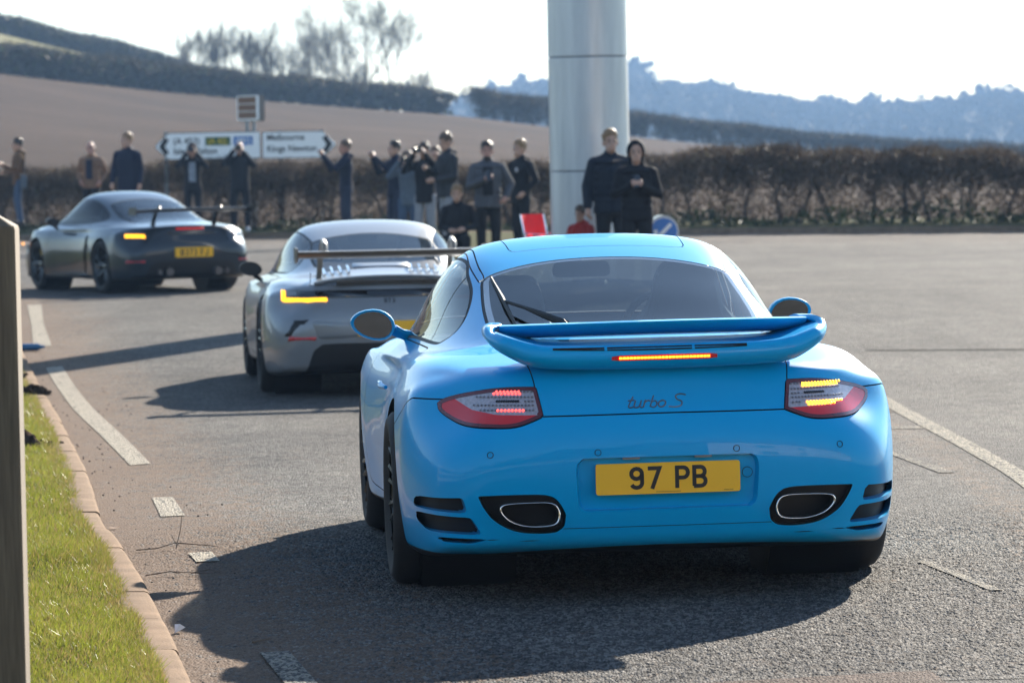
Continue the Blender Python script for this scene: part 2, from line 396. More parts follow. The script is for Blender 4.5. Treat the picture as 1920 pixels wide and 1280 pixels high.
# reinstated trench in the near lane
TRENCH = asphalt_mat('trench reinstatement', base=((.05, .036, .030), (.095, .068, .058), (.16, .118, .10)), dirt=False)
marking('trench_patch', [(.20, 11.2), (.25, 12.14), (1.27, 12.42), (1.36, 11.2)][:1] + [(.32, 12.18), (1.268, 12.40), (1.33, 11.2)], TRENCH, .008)
marking('tar_seam', [(3.05, 35.0), (5.6, 34.1), (5.6, 34.02), (3.05, 34.92)], M('tar', (.02, .02, .02), .9, spec=0), .004)

# ---- kerb of separate stones
STONE = M('kerb stone', (.175, .118, .076), .95, noise=.55, nscale=7, bump=.5, bscale=90, spec=.1)
kerb = empty('kerb', (0, 0, 0), 0, kind='structure')
kp = crom(KERB[1:13], 12); cum = np.r_[0, np.cumsum(np.hypot(*np.diff(kp, axis=0).T))]
def kpt(s): return np.array([np.interp(s, cum, kp[:, 0]), np.interp(s, cum, kp[:, 1])])
s0 = .35; ki = 0
while s0 < cum[-1] - 1:
    Ln = .915; nseg = 4; V = []; tilt = rng.normal(0, .002); dz = rng.normal(0, .0018); wob = rng.normal(0, .002)
    prof = [(0.0, -.10), (0.0, .034), (-.006, .042), (-.018, .047), (-.112, .050), (-.125, .042), (-.125, -.10)]
    for j in range(nseg + 1):
        e = .006 if j in (0, nseg) else 0
        s = s0 + .004 + (Ln - .008) * j / nseg; p = kpt(s); q = kpt(min(s + .05, cum[-1])); d = (q - p) / max(1e-6, np.linalg.norm(q - p)); nrm = np.array([d[1], -d[0]])
        for u, w in prof:
            w2 = w - (e * .7 if w > 0 else 0)
            xy = p + nrm * (u + wob); V.append((xy[0], xy[1], gz(*p) + w2 + dz + tilt * u * 5))
    m_ = len(prof); F = [(j * m_ + k, j * m_ + k + 1, (j + 1) * m_ + k + 1, (j + 1) * m_ + k) for j in range(nseg) for k in range(m_ - 1)] + [tuple(range(m_))[::-1], tuple(range(nseg * m_, (nseg + 1) * m_))]
    mesh('kerb_stone', V, F, STONE, kerb, sharp=35); s0 += Ln

# ---- grass verge beside the kerb
def soil_mat(name, c0, c1, c2, scale=6, bump=.6, fine=60):
    m, n, l, b = nodes(name); g = n.new('ShaderNodeNewGeometry'); P = g.outputs['Position']
    t = tex(n, l, 'noise', scale, P, 8, .65); t2 = tex(n, l, 'noise', fine, P, 4, .7)
    c = ramp(n, l, t.outputs[0], [(.3, c0), (.5, c1), (.72, c2)]).outputs[0]
    c = mixc(n, l, 1.0, c, ramp(n, l, t2.outputs[0], [(.3, (.65, .65, .65)), (.7, (1.3, 1.3, 1.3))]).outputs[0], 'MULTIPLY')
    l.new(c, b.inputs['Base Color']); b.inputs['Roughness'].default_value = .95; b.inputs['Specular IOR Level'].default_value = .02
    bp = n.new('ShaderNodeBump'); bp.inputs['Strength'].default_value = bump; bp.inputs['Distance'].default_value = .03
    l.new(t2.outputs[0], bp.inputs['Height']); l.new(bp.outputs[0], b.inputs['Normal']); return m
SOD = soil_mat('turf soil', (.035, .030, .014), (.055, .060, .018), (.06, .085, .02))
LAND = soil_mat('distant turf', (.10, .105, .038), (.14, .145, .05), (.18, .165, .075), .25, .3, 3)
def bump_n(X, Y): return .012 * np.sin(X * 7.1 + Y * 1.3) + .010 * np.sin(Y * 2.3 + 1.7) + .008 * np.sin(X * 15 - Y * 4)
us = np.r_[0, .03, .08, .15, .25, .4, .6, .9, 1.3, 2, 3, 5, 8, 12, 20, 40]
ysv = np.r_[np.arange(-40, 9, 2.), np.arange(9, 40, .3), np.arange(40, 66, 1.)]
Vv = []; 
def verge_z(u, x, y): return gz(x, y) + .040 + .035 * sm(u / .5) + .05 * sm((u - .6) / 3) + bump_n(x, y) * sm(u / .2)
for y in ysv:
    kx = kerb_x(y) - .122
    Vv += [(kx - u, y, verge_z(u, kx - u, y)) for u in us]
nu = len(us); ii = np.arange(len(Vv)).reshape(-1, nu)
verge = mesh('grass_verge', Vv, np.c_[ii[:-1, 1:].ravel(), ii[:-1, :-1].ravel(), ii[1:, :-1].ravel(), ii[1:, 1:].ravel()], SOD); verge['kind'] = 'structure'

def leaf_mat(name, cols, rough=.55, trans=.35, seed_attr='tone'):
    m, n, l, b = nodes(name); a = n.new('ShaderNodeAttribute'); a.attribute_name = seed_attr
    k = len(cols); c = ramp(n, l, a.outputs['Fac'], [(i / (k - 1), cc) for i, cc in enumerate(cols)]).outputs[0]
    l.new(c, b.inputs['Base Color']); b.inputs['Roughness'].default_value = rough; b.inputs['Specular IOR Level'].default_value = .3
    tr = n.new('ShaderNodeBsdfTranslucent'); l.new(c, tr.inputs['Color']); mx = n.new('ShaderNodeMixShader'); mx.inputs[0].default_value = trans
    l.new(b.outputs[0], mx.inputs[1]); l.new(tr.outputs[0], mx.inputs[2]); l.new(mx.outputs[0], n['Material Output'].inputs['Surface']); return m
def tri_cloud(name, P, A, B, tone, mat, parent=None, kind='stuff'):
    """many small triangles/blades: base P, side vector A, tip vector B"""
    n = len(P); V = np.empty((n * 3, 3)); V[0::3] = P - A; V[1::3] = P + A; V[2::3] = P + B
    me = bpy.data.meshes.new(name); me.vertices.add(n * 3); me.vertices.foreach_set('co', V.ravel())
    me.loops.add(n * 3); me.loops.foreach_set('vertex_index', np.arange(n * 3, dtype=np.int32))
    me.polygons.add(n); me.polygons.foreach_set('loop_start', np.arange(0, n * 3, 3, dtype=np.int32)); me.polygons.foreach_set('loop_total', np.full(n, 3, dtype=np.int32))
    at = me.attributes.new('tone', 'FLOAT', 'POINT'); at.data.foreach_set('value', np.repeat(tone, 3).astype(np.float32))
    me.update(); me.validate()
    o = link(name, me, parent, mat)
    if kind: o['kind'] = kind
    return o
def quad_cloud(name, C, U, W, tone, mat, parent=None, kind='stuff'):
    n = len(C); V = np.empty((n * 4, 3)); V[0::4] = C - U - W; V[1::4] = C + U - W; V[2::4] = C + U + W; V[3::4] = C - U + W
    me = bpy.data.meshes.new(name); me.vertices.add(n * 4); me.vertices.foreach_set('co', V.ravel())
    me.loops.add(n * 4); me.loops.foreach_set('vertex_index', np.arange(n * 4, dtype=np.int32))
    me.polygons.add(n); me.polygons.foreach_set('loop_start', np.arange(0, n * 4, 4, dtype=np.int32)); me.polygons.foreach_set('loop_total', np.full(n, 4, dtype=np.int32))
    at = me.attributes.new('tone', 'FLOAT', 'POINT'); at.data.foreach_set('value', np.repeat(tone, 4).astype(np.float32))
    me.update(); o = link(name, me, parent, mat)
    if kind: o['kind'] = kind
    return o
GRASS = leaf_mat('grass blades', [(.26, .19, .075), (.13, .14, .022), (.175, .20, .024), (.26, .265, .045)], .45, .45)
def grass(n, y0, y1, wmax, hmin, hmax, name):
    y = y0 + (y1 - y0) * rng.random(n) ** 1.25; u = -.03 + (wmax + .03) * rng.random(n) ** 1.3
    x = kerb_x(y) - .125 - u
    z = np.array(verge_z(np.maximum(u, 0), x, y)) - .008
    pn = np.sin(x * 3.1 + y * 1.9) + np.sin(y * 3.7 - x * 5.3) + .7 * np.sin(x * 11 + y * 7)
    h = (hmin + (hmax - hmin) * rng.random(n)) * (1 + .22 * pn * .6); h = np.maximum(h, .012)
    th = rng.random(n) * 2 * np.pi; w = .0018 + .0016 * rng.random(n)
    A = np.c_[np.cos(th) * w, np.sin(th) * w, np.zeros(n)]
    ln = rng.normal(0, .45, (n, 2)); B = np.c_[ln[:, 0] * h + .1 * h, ln[:, 1] * h, h]
    tone = np.clip(.58 + .14 * pn * .6 + rng.normal(0, .16, n) - .35 * (u < .05) * rng.random(n) - .6 * (rng.random(n) < .22 + .16 * (pn > .8)), 0, 1)
    return tri_cloud(name, np.c_[x, y, z], A, B, tone, GRASS)
grass(120000, 11, 17, 1.0, .014, .040, 'verge_grass')
grass(80000, 16, 25, 1.1, .018, .046, 'verge_grass')
grass(45000, 24, 38, 1.3, .024, .055, 'verge_grass')

# ---- far kerb, far verge, ploughed field, hill and distant wooded ridge
def at_edge(s, e):   # s metres along the far kerb from its left reference, e metres beyond it
    return -5.7 + s * .774 + e * .632, 84.2 - s * .632 + e * .774
ss = np.linspace(-40, 60, 101); ee = [-.02, .0, .12, .14, .6, 1.4, 2.4, 3.4, 4.4]
def vz(x, y, e): return gz(x, y) + np.interp(e, [-.02, 0, .12, .14, .6, 2.4, 4.4], [-.05, .09, .10, .09, .10, .14, .15]) + .09 * sm((-x - 5.5) / 2.5) * np.clip(e / .8, 0, 1)
Vv = []
for s in ss:
    for e in ee: x, y = at_edge(s, e); Vv.append((x, y, vz(x, y, e)))
ne = len(ee); ii = np.arange(len(Vv)).reshape(-1, ne)
Fq = np.c_[ii[:-1, :-1].ravel(), ii[1:, :-1].ravel(), ii[1:, 1:].ravel(), ii[:-1, 1:].ravel()]
FV = soil_mat('far verge', (.05, .045, .025), (.055, .06, .022), (.09, .075, .045), 1.5)
o = mesh('far_verge', Vv, Fq, [STONE, FV], midx=[0 if (i % (ne - 1)) < 3 else 1 for i in range(len(Fq))]); o['kind'] = 'structure'

def field_mat():
    m, n, l, b = nodes('ploughed soil'); g = n.new('ShaderNodeNewGeometry'); P = g.outputs['Position']
    t = tex(n, l, 'noise', .05, P, 7, .6); t2 = tex(n, l, 'noise', 2.2, P, 5, .7)
    mp = n.new('ShaderNodeMapping'); mp.inputs['Rotation'].default_value = (0, 0, R(12)); mp.inputs['Scale'].default_value = (.02, .9, .4); l.new(P, mp.inputs[0])
    wv = tex(n, l, 'noise', 1.0, mp.outputs[0], 4, .6)
    c = ramp(n, l, t.outputs[0], [(.3, (.028, .018, .013)), (.5, (.042, .027, .019)), (.7, (.060, .040, .029))]).outputs[0]
    c = mixc(n, l, 1.0, c, ramp(n, l, t2.outputs[0], [(.3, (.72, .7, .7)), (.7, (1.25, 1.25, 1.25))]).outputs[0], 'MULTIPLY')
    c = mixc(n, l, .8, c, ramp(n, l, wv.outputs[0], [(.35, (.72, .72, .72)), (.65, (1.22, 1.22, 1.22))]).outputs[0], 'MULTIPLY')
    l.new(c, b.inputs['Base Color']); b.inputs['Roughness'].default_value = 1; b.inputs['Specular IOR Level'].default_value = .02
    bp = n.new('ShaderNodeBump'); bp.inputs['Strength'].default_value = .5; bp.inputs['Distance'].default_value = .12; l.new(t2.outputs[0], bp.inputs['Height']); l.new(bp.outputs[0], b.inputs['Normal']); return m
FIELD = field_mat()
HILLG = soil_mat('hill pasture', (.10, .105, .045), (.14, .135, .06), (.19, .165, .095), .03, .2, .8)
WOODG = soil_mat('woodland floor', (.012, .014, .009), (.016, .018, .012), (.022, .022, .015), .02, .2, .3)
def polar(name, ths, rs_f, mat, kind='structure'):
    V = []; nr = None
    for th in ths:
        rs = rs_f(th); nr = len(rs); x = th * rs; V.append(np.c_[x, rs, far_z(x, rs)])
    V = np.vstack(V); ii = np.arange(len(V)).reshape(-1, nr)
    o = mesh(name, V, np.c_[ii[:-1, :-1].ravel(), ii[1:, :-1].ravel(), ii[1:, 1:].ravel(), ii[:-1, 1:].ravel()], mat); o['kind'] = kind; return o
ths = np.linspace(-.60, .60, 201)
ru_f = lambda th: float(np.interp(th, TH, RU))
def y_edge(th): return (84.2 * .774 - 5.7 * .632 + 4.35) / (.774 + .632 * th)
polar('ploughed_field', ths, lambda th: np.linspace(y_edge(th), ru_f(th) + 2, 70), FIELD)
polar('hill', ths, lambda th: np.linspace(ru_f(th) + 2, 905, 60), HILLG)
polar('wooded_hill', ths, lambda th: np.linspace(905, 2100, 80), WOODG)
grid(np.linspace(-2500, 2500, 13), np.linspace(-2500, 2500, 14), lambda X, Y: 0 * X - 8, 'ground', LAND)
# ------------------------------------------------------------------ hedges, trees, woods
TWIG = leaf_mat('hedge twigs', [(.032, .022, .014), (.070, .047, .029), (.125, .088, .054), (.06, .07, .022)], .8, .15)
TWIGD = leaf_mat('distant hedge twigs', [(.030, .026, .016), (.055, .045, .026), (.085, .068, .042), (.06, .075, .022)], .8, .1)
BARK = M('bark', (.050, .038, .028), .9, noise=.4, nscale=12)
BARKD = M('distant bark', (.075, .062, .052), .9)
IVY = leaf_mat('low greenery', [(.016, .024, .008), (.026, .040, .011), (.042, .055, .016)], .6, .25)
def rand_dir(n, up=0.):
    v = rng.normal(0, 1, (n, 3)); v[:, 2] = np.abs(v[:, 2]) * (1 if up else 1) + up if up else v[:, 2]
    return v / np.linalg.norm(v, axis=1)[:, None]
def hedge(name, pts, zf, h, w, per_m, label, group=None, mat=TWIG, size=(.10, .007), bot=.35, stem_every=.55, stem_r=.035, cat='hedge', leafy=.25, blob=.7, quads=0, qsize=.035, base_green=0, topvar=.05):
    """clipped winter hedge: stems below, a mass of twigs above"""
    pts = np.array(pts, float); seg = np.hypot(*np.diff(pts, axis=0).T); cum = np.r_[0, np.cumsum(seg)]; L = cum[-1]
    at = lambda s: np.c_[np.interp(s, cum, pts[:, 0]), np.interp(s, cum, pts[:, 1])]
    t = (pts[-1] - pts[0]) / np.linalg.norm(pts[-1] - pts[0]); nrm = np.array([-t[1], t[0]])
    c0 = at(np.array([0.]))[0]
    root = empty(name, (c0[0], c0[1], float(zf(c0[0], c0[1]))), 0, label, cat, group)
    inv = root.location
    off = np.array([inv[0], inv[1], inv[2]])
    n = int(per_m * L)
    # bushes along the row: density swells around each stem
    stems = np.arange(stem_every * .5, L, stem_every) + rng.normal(0, stem_every * .18, len(np.arange(stem_every * .5, L, stem_every)))
    hv = lambda s: h * (1 + topvar * (np.sin(s * 1.3) * .5 + np.sin(s * .47 + 2) + .6 * np.sin(s * 3.9)))
    def sample(n):
        k = int(n * blob); b = rng.integers(0, len(stems), k)
        s1 = stems[b] + rng.normal(0, stem_every * .38, k); f1 = bot + (1 - bot) * rng.beta(1.6, 1.1, k)
        # crowns narrow toward the stem
        s1 = stems[b] + (s1 - stems[b]) * np.clip(.25 + (f1 - bot * .6) * 1.6, .15, 1.3)
        s2 = rng.random(n - k) * L; f2 = 1 - (1 - bot) * rng.beta(1., 1.8, n - k)
        s = np.clip(np.r_[s1, s2], 0, L); f = np.r_[f1, f2]
        lo = rng.random(n) < .16; f = np.where(lo, rng.random(n) * bot + .03, f)
        a = rng.normal(0, .42, n) * w * np.clip(.5 + f * .6, 0, 1)
        p = at(s) + nrm * a[:, None]; z = zf(p[:, 0], p[:, 1]) + f * hv(s)
        return np.c_[p, z] - off, s, f
    P, s, f = sample(n)
    ln = size[0] * (.5 + rng.random(n)); d = rand_dir(n); d[:, 2] = np.abs(d[:, 2]) * .9 + .15; d /= np.linalg.norm(d, axis=1)[:, None]
    side = np.cross(d, rand_dir(n)); side /= np.linalg.norm(side, axis=1)[:, None] + 1e-9
    tone = np.clip(rng.beta(2, 2.4, n) * .75 + .12 * np.sin(s * 2.1), 0, .76)
    tri_cloud('twigs', P, side * (size[1] * (.5 + rng.random(n)))[:, None], d * ln[:, None], tone, mat, root)
    if quads:
        m_ = int(quads * L); P, s, f = sample(m_); u = rand_dir(m_); v = np.cross(u, rand_dir(m_)); v /= np.linalg.norm(v, axis=1)[:, None] + 1e-9
        sz = qsize * (.5 + rng.random(m_))[:, None]
        tone = np.where(rng.random(m_) < leafy, .8 + .2 * rng.random(m_), rng.random(m_) * .6)
        quad_cloud('dead_leaves', P, u * sz, v * sz * .7, tone, mat, root)
    for sx in stems:
        p = at(np.array([sx]))[0]; z0 = float(zf(p[0], p[1])); mb = MB(); lean = rng.normal(0, .10, 2)
        kk = [Vector((p[0] - off[0], p[1] - off[1], z0 - .05 - off[2]))]
        for q in (.25, .5, .75): kk.append(Vector((p[0] - off[0] + lean[0] * h * q * 2 + rng.normal(0, .03), p[1] - off[1] + lean[1] * h * q, z0 - off[2] + h * q * .95)))
        r = stem_r * (.7 + .7 * rng.random()); mb.tube(kk, [r * 1.3, r, r * .7, r * .4], 5)
        for b in range(2):
            A = rng.random() * 6.28; q = kk[1].lerp(kk[2], rng.random()); mb.tube([q, q + Vector((math.cos(A) * .25 * h, math.sin(A) * .12, .22 * h)), q + Vector((math.cos(A) * .38 * h, math.sin(A) * .2, .42 * h))], [r * .5, r * .35, r * .2], 4)
        mb.build('trunk', BARK, root)
    if base_green:
        m_ = int(base_green * L); s = rng.random(m_) * L; a = rng.normal(0, .45, m_) - .35; p = at(s) + nrm * a[:, None]
        hh = np.maximum(0, .10 + .10 * np.sin(s * .9) + .08 * np.sin(s * 2.3 + 1) + .10 * (s > L * .5)); z = zf(p[:, 0], p[:, 1]) + hh * rng.random(m_) * 1.2
        u = rand_dir(m_); v = np.cross(u, rand_dir(m_)); v /= np.linalg.norm(v, axis=1)[:, None] + 1e-9; sz = .030 * (.5 + rng.random(m_))[:, None]
        quad_cloud('weeds', np.c_[p, z] - off, u * sz, v * sz, rng.random(m_), IVY, root)
    return root
vzf = lambda x, y: vz(x, y, np.clip(edge_d(x, y), 0, 4.3))
a0 = at_edge(-14, 2.3); a1 = at_edge(29, 2.3)
hedge('hedge', [a0, at_edge(8, 2.2), a1], vzf, 1.32, .80, 3300, 'long clipped bare brown hedge behind the onlookers along the far verge', mat=TWIG, size=(.16, .008), quads=1250, qsize=.024, base_green=170, bot=.36, leafy=.08, stem_every=.72, stem_r=.034, blob=.66, topvar=.075)
# hedges across the hill: foot of the upper field
def ru_pt(th, d=1.5): r = ru_f(th) + d; return th * r, r
fz = lambda x, y: far_z(np.asarray(x, float), np.asarray(y, float))
hedge('hedge', [ru_pt(t) for t in np.linspace(-.20, -.0155, 14)], fz, 1.8, 1.5, 470, 'dark hedge along the top of the ploughed field below the bare trees', 'hedges across the hillside', TWIGD, (.55, .035), .12, 2.2, .09, quads=260, qsize=.12, leafy=.3, topvar=.06, blob=.5)
hedge('hedge', [ru_pt(t) for t in np.linspace(-.0085, .012, 5)], fz, 2.2, 1.6, 420, 'short scrubby hedge just left of the metal column on the field edge', 'hedges across the hillside', TWIGD, (.55, .03), .30, 2.0, .10, quads=150, qsize=.10, leafy=.15, topvar=.05, blob=.75)
hedge('hedge', [ru_pt(t) for t in np.linspace(.0125, .20, 14)], fz, 1.95, 1.5, 420, 'thin bare hedge running downhill to the right of the metal column', 'hedges across the hillside', TWIGD, (.5, .03), .30, 2.2, .09, quads=150, qsize=.10, leafy=.1, topvar=.04, blob=.7)
def crest_pt(th): r = ru_f(th) + 106; return th * r, r
hedge('hedge', [crest_pt(t) for t in np.linspace(-.22, -.058, 14)], fz, 1.7, 1.8, 420, 'green-brown hedge along the skyline of the hill, above the other hedges', 'hedges across the hillside', TWIGD, (.6, .04), .05, 2.6, .09, quads=260, qsize=.14, leafy=.5, topvar=.07, blob=.3)

def bare_tree(name, x, y, z, h, spread, seed, label, levels=4, group=None, lean=(0, 0), mat=BARKD, r0=None, twig_n=900, multi=1, cat='tree'):
    """leafless tree: trunk, limbs, fine twigs"""
    rs = np.random.default_rng(seed); root = empty(name, (x, y, z), 0, label, cat, group)
    mb = MB(); tips = []; limbs = MB()
    def grow(p, d, L, r, lv, B):
        pts = [p]; q = p.copy(); dd = d.copy(); n = 4
        for i in range(n):
            dd = (dd + Vector(rs.normal(0, .10, 3)) + Vector((0, 0, .06))).normalized(); q = q + dd * L / n; pts.append(q.copy())
        rad = [max(r * (1 - .5 * i / n), .006) for i in range(n + 1)]
        B.tube(pts, rad, 5 if lv < 2 else 3, cap=False)
        if lv >= levels: tips.append((pts[-1], dd, L)); tips.append((pts[2], dd, L)); return
        k = rs.integers(3, 5)
        for j in range(k):
            tt = .35 + .65 * (j + rs.random()) / k; i = min(n - 1, int(tt * n)); s = pts[i].lerp(pts[i + 1], tt * n - i)
            ax = dd.orthogonal().normalized(); ax.rotate(Matrix.Rotation(rs.random() * 6.28, 3, dd)); ang = R(rs.uniform(22, 48)) * spread
            nd = (dd * math.cos(ang) + ax * math.sin(ang)).normalized()
            grow(s, nd, L * rs.uniform(.55, .75), r * .52 * (1.1 - .4 * tt), lv + 1, limbs)
        grow(pts[-1], dd, L * .62, r * .5, lv + 1, limbs)
    h = h * 1.55; twig_n = int(twig_n * .95); r0 = r0 or h * .0125
    for m_ in range(multi):
        A = rs.random() * 6.28; d0 = Vector((lean[0] + (.22 * math.cos(A) if multi > 1 else 0), lean[1] + (.22 * math.sin(A) if multi > 1 else 0), 1)).normalized()
        grow(Vector((.3 * math.cos(A) * (multi > 1), .3 * math.sin(A) * (multi > 1), -.3)), d0, h * .36 * (1 if m_ == 0 else rs.uniform(.75, 1)), r0 / multi ** .5, 0, mb)
    mb.build('trunk', mat, root, sharp=None)
    limbs.build('limbs', mat, root, sharp=None)
    if tips and twig_n:
        T_ = [tips[i] for i in rs.integers(0, len(tips), twig_n)]
        D0 = np.array([t[1] for t in T_]); P = np.array([t[0] for t in T_]) - D0 * (np.array([t[2] for t in T_]) * rs.random(twig_n) * .7)[:, None]; D = D0 + rs.normal(0, .30, (twig_n, 3)); D /= np.linalg.norm(D, axis=1)[:, None]
        sd = np.cross(D, rs.normal(0, 1, (twig_n, 3))); sd /= np.linalg.norm(sd, axis=1)[:, None] + 1e-9
        ln = np.array([t[2] for t in T_]) * rs.uniform(.5, 1.3, twig_n)
        tri_cloud('twigs', P, sd * .014, D * (ln * 1.2)[:, None], rs.random(twig_n) * .6 + .1, TREETW, root)
    return root
TREETW = leaf_mat('tree twigs', [(.045, .036, .028), (.06, .048, .038), (.08, .064, .05)], .8, .1)
def tree_at(th, r, h, *a, **k):
    x = th * r; z = float(far_z(np.array(x), np.array(r))); return bare_tree('bare_tree', x, r, z, h, *a, **k)
tree_at(-.0352, 352, 10.0, 1.0, 5, 'tall bare tree with a broad twiggy crown, highest on the hillside', levels=4, twig_n=2600, multi=2, lean=(.03, 0))
tree_at(-.0275, 354, 9.0, .95, 8, 'bare tree leaning right beside the tallest tree on the hillside', levels=4, twig_n=2000, multi=1, lean=(.12, 0))
tree_at(-.0470, 348, 7.6, .8, 9, 'slender upright bare tree left of the tallest tree', levels=4, twig_n=1500, multi=3)
gt = 'thin bare trees along the field boundary'
ORD = ['leftmost', 'second', 'third', 'fourth', 'fifth', 'sixth', 'seventh', 'eighth', 'ninth', 'tenth', 'eleventh']
for i, (th, h, dr) in enumerate([(-.0815, 3.6, 70), (-.0770, 4.6, 66), (-.0725, 5.0, 62), (-.0685, 5.6, 60), (-.0645, 6.2, 58), (-.0615, 6.6, 56), (-.0575, 5.2, 52), (-.0545, 5.4, 52), (-.0515, 4.8, 50), (-.0430, 5.4, 46), (-.0395, 4.6, 44)]):
    r = ru_f(th) + dr
    tree_at(th, r, h, .55, 20 + i, ORD[i] + (' from the left' if i else '') + ' of the thin bare trees rising behind the hillside hedge', levels=3, twig_n=900, multi=3, group=gt)
tree_at(-.0225, 348, 4.2, .9, 61, 'low bare tree at the right-hand end of the hillside hedge', levels=3, twig_n=900, multi=3)

# far woods: crowns over the ridge, one mass
WOOD = leaf_mat('far wood', [(.022, .026, .018), (.035, .038, .026), (.05, .046, .034)], .9, .1)
def far_wood():
    cr = []; 
    for i in range(6500):
        r = 1130 + 470 * rng.random() ** .6; th = rng.uniform(-.2, .2); x = th * r; h = rng.uniform(2.8, 5) * (1.35 if rng.random() < .06 else 1); cr.append((x, r, float(far_z(np.array(x), np.array(r))), h))
    for th, r, h in ((.0325, 1560, 13), (.0300, 1560, 10), (.0505, 1560, 9), (.0795, 1570, 10), (.088, 1570, 9), (.0905, 1570, 10), (.118, 1570, 9), (.122, 1570, 9), (.004, 1560, 9), (-.004, 1560, 8)):
        for k in range(3): x = (th + rng.normal(0, .0012)) * r; cr.append((x, r, float(far_z(np.array(x), np.array(r))), h * rng.uniform(.7, 1)))
    cr = np.array(cr); n = len(cr); k = 26; C = np.repeat(cr, k, 0); m_ = len(C)
    d = rand_dir(m_); rad = rng.random(m_) ** .4
    P = C[:, :3] + np.c_[d[:, 0] * C[:, 3] * .55 * rad, d[:, 1] * C[:, 3] * .55 * rad, C[:, 3] * (.55 + .5 * d[:, 2] * rad)]
    u = rand_dir(m_); v = np.cross(u, rand_dir(m_)); v /= np.linalg.norm(v, axis=1)[:, None] + 1e-9; sz = (C[:, 3] * .11 * (.5 + rng.random(m_)))[:, None]
    quad_cloud('far_woods', P, u * sz, v * sz, rng.random(m_), WOOD)
far_wood()
# ------------------------------------------------------------------ car bodies
RUB = M('black rubber', (.012, .012, .013), .6)
TYRE = M('tyre rubber', (.014, .014, .015), .75, noise=.3, nscale=60)
TRIM = M('black trim', (.008, .008, .009), .35)
GAP = M('panel gap', (.004, .004, .005), .8)
CHROME = M('bright steel', (.75, .75, .74), .12, 1)
WHEELBLK = M('black wheel paint', (.012, .012, .012), .22, .3, coat=.6)
DISC = M('brake disc steel', (.35, .35, .36), .35, 1)
PLATEY = M('yellow plate', (.90, .47, .012), .35, coat=.3)
PLATEK = M('plate lettering black', (.008, .008, .012), .4)
CABIN = M('cabin trim', (.013, .013, .015), .7)
SEATM = M('seat leather', (.016, .016, .018), .55)
MIRROR = M('mirror glass', (.20, .215, .23), .02, 1)

def subsurf_cage(Vc, F, level=3):
    """surface that passes through the given points"""
    Vc = np.asarray(Vc, float); cur = Vc.copy()
    me = bpy.data.meshes.new('cage'); me.from_pydata(cur.tolist(), [], F)
    o = bpy.data.objects.new('cage', me); COL.objects.link(o)
    md = o.modifiers.new('s', 'SUBSURF'); md.levels = 1; md.render_levels = level; md.use_limit_surface = True
    n = len(Vc)
    def ev():
        dg = bpy.context.evaluated_depsgraph_get(); e = o.evaluated_get(dg); m2 = e.to_mesh()
        v = np.empty(len(m2.vertices) * 3); m2.vertices.foreach_get('co', v); return e, m2, v.reshape(-1, 3)
    for it in range(4):
        e, m2, v = ev(); cur = cur + .9 * (Vc - v[:n]); e.to_mesh_clear()
        me.vertices.foreach_set('co', cur.ravel()); me.update()
    md.levels = level
    e, m2, v = ev(); m2.calc_loop_triangles()
    nn = np.empty(len(m2.vertices) * 3); m2.vertex_normals.foreach_get('vector', nn)
    t = np.empty(len(m2.loop_triangles) * 3, int); m2.loop_triangles.foreach_get('vertices', t)
    S = Surf(v.copy(), nn.reshape(-1, 3).copy(), t.reshape(-1, 3)); e.to_mesh_clear()
    bpy.data.objects.remove(o); bpy.data.meshes.remove(me)
    return S

def car_surface(top, side, rear, front, zb=.17):
    """top[s][c]=(x,y,z) for the right half, side[s][r], rear[r][c], front[r][c]; box topology, mirrored"""
    top = np.array(top); side = np.array(side); rear = np.array(rear); front = np.array(front)
    S_, C_, R_ = top.shape[0] - 1, top.shape[1] - 1, side.shape[1] - 1
    idx = {}; V = []
    def vid(key, p):
        if key not in idx: idx[key] = len(V); V.append(p)
        return idx[key]
    def pt(s, c, r):
        """box-surface lattice: s station, c column -C..C, r row 0..R"""
        a = abs(c); sg = -1 if c < 0 else 1
        if r == R_: p = top[s][a]
        elif a == C_: p = side[s][r]
        elif s == 0: p = rear[r][a]
        elif s == S_: p = front[r][a]
        elif r == 0:
            e = side[s][0]; t = a / C_
            yr = rear[0][a][1]; yf = front[0][a][1]; ys = [side[k][0][1] for k in range(S_ + 1)]
            yy = yr + (yf - yr) * (ys[s] - ys[0]) / (ys[S_] - ys[0])
            p = (e[0] * t, yy, zb + (e[2] - zb) * t ** 3)
        else: raise ValueError
        return vid((s, c, r), (p[0] * sg, p[1], p[2]))
    F = []
    for c in range(-C_, C_):
        for s in range(S_):
            F.append((pt(s, c, R_), pt(s, c + 1, R_), pt(s + 1, c + 1, R_), pt(s + 1, c, R_)))
            F.append((pt(s, c, 0), pt(s + 1, c, 0), pt(s + 1, c + 1, 0), pt(s, c + 1, 0)))
        for r in range(R_):
            F.append((pt(0, c, r), pt(0, c + 1, r), pt(0, c + 1, r + 1), pt(0, c, r + 1)))
            F.append((pt(S_, c, r), pt(S_, c, r + 1), pt(S_, c + 1, r + 1), pt(S_, c + 1, r)))
    for s in range(S_):
        for r in range(R_):
            F.append((pt(s, C_, r), pt(s + 1, C_, r), pt(s + 1, C_, r + 1), pt(s, C_, r + 1)))
            F.append((pt(s, -C_, r), pt(s, -C_, r + 1), pt(s + 1, -C_, r + 1), pt(s + 1, -C_, r)))
    return subsurf_cage(V, F, 3)

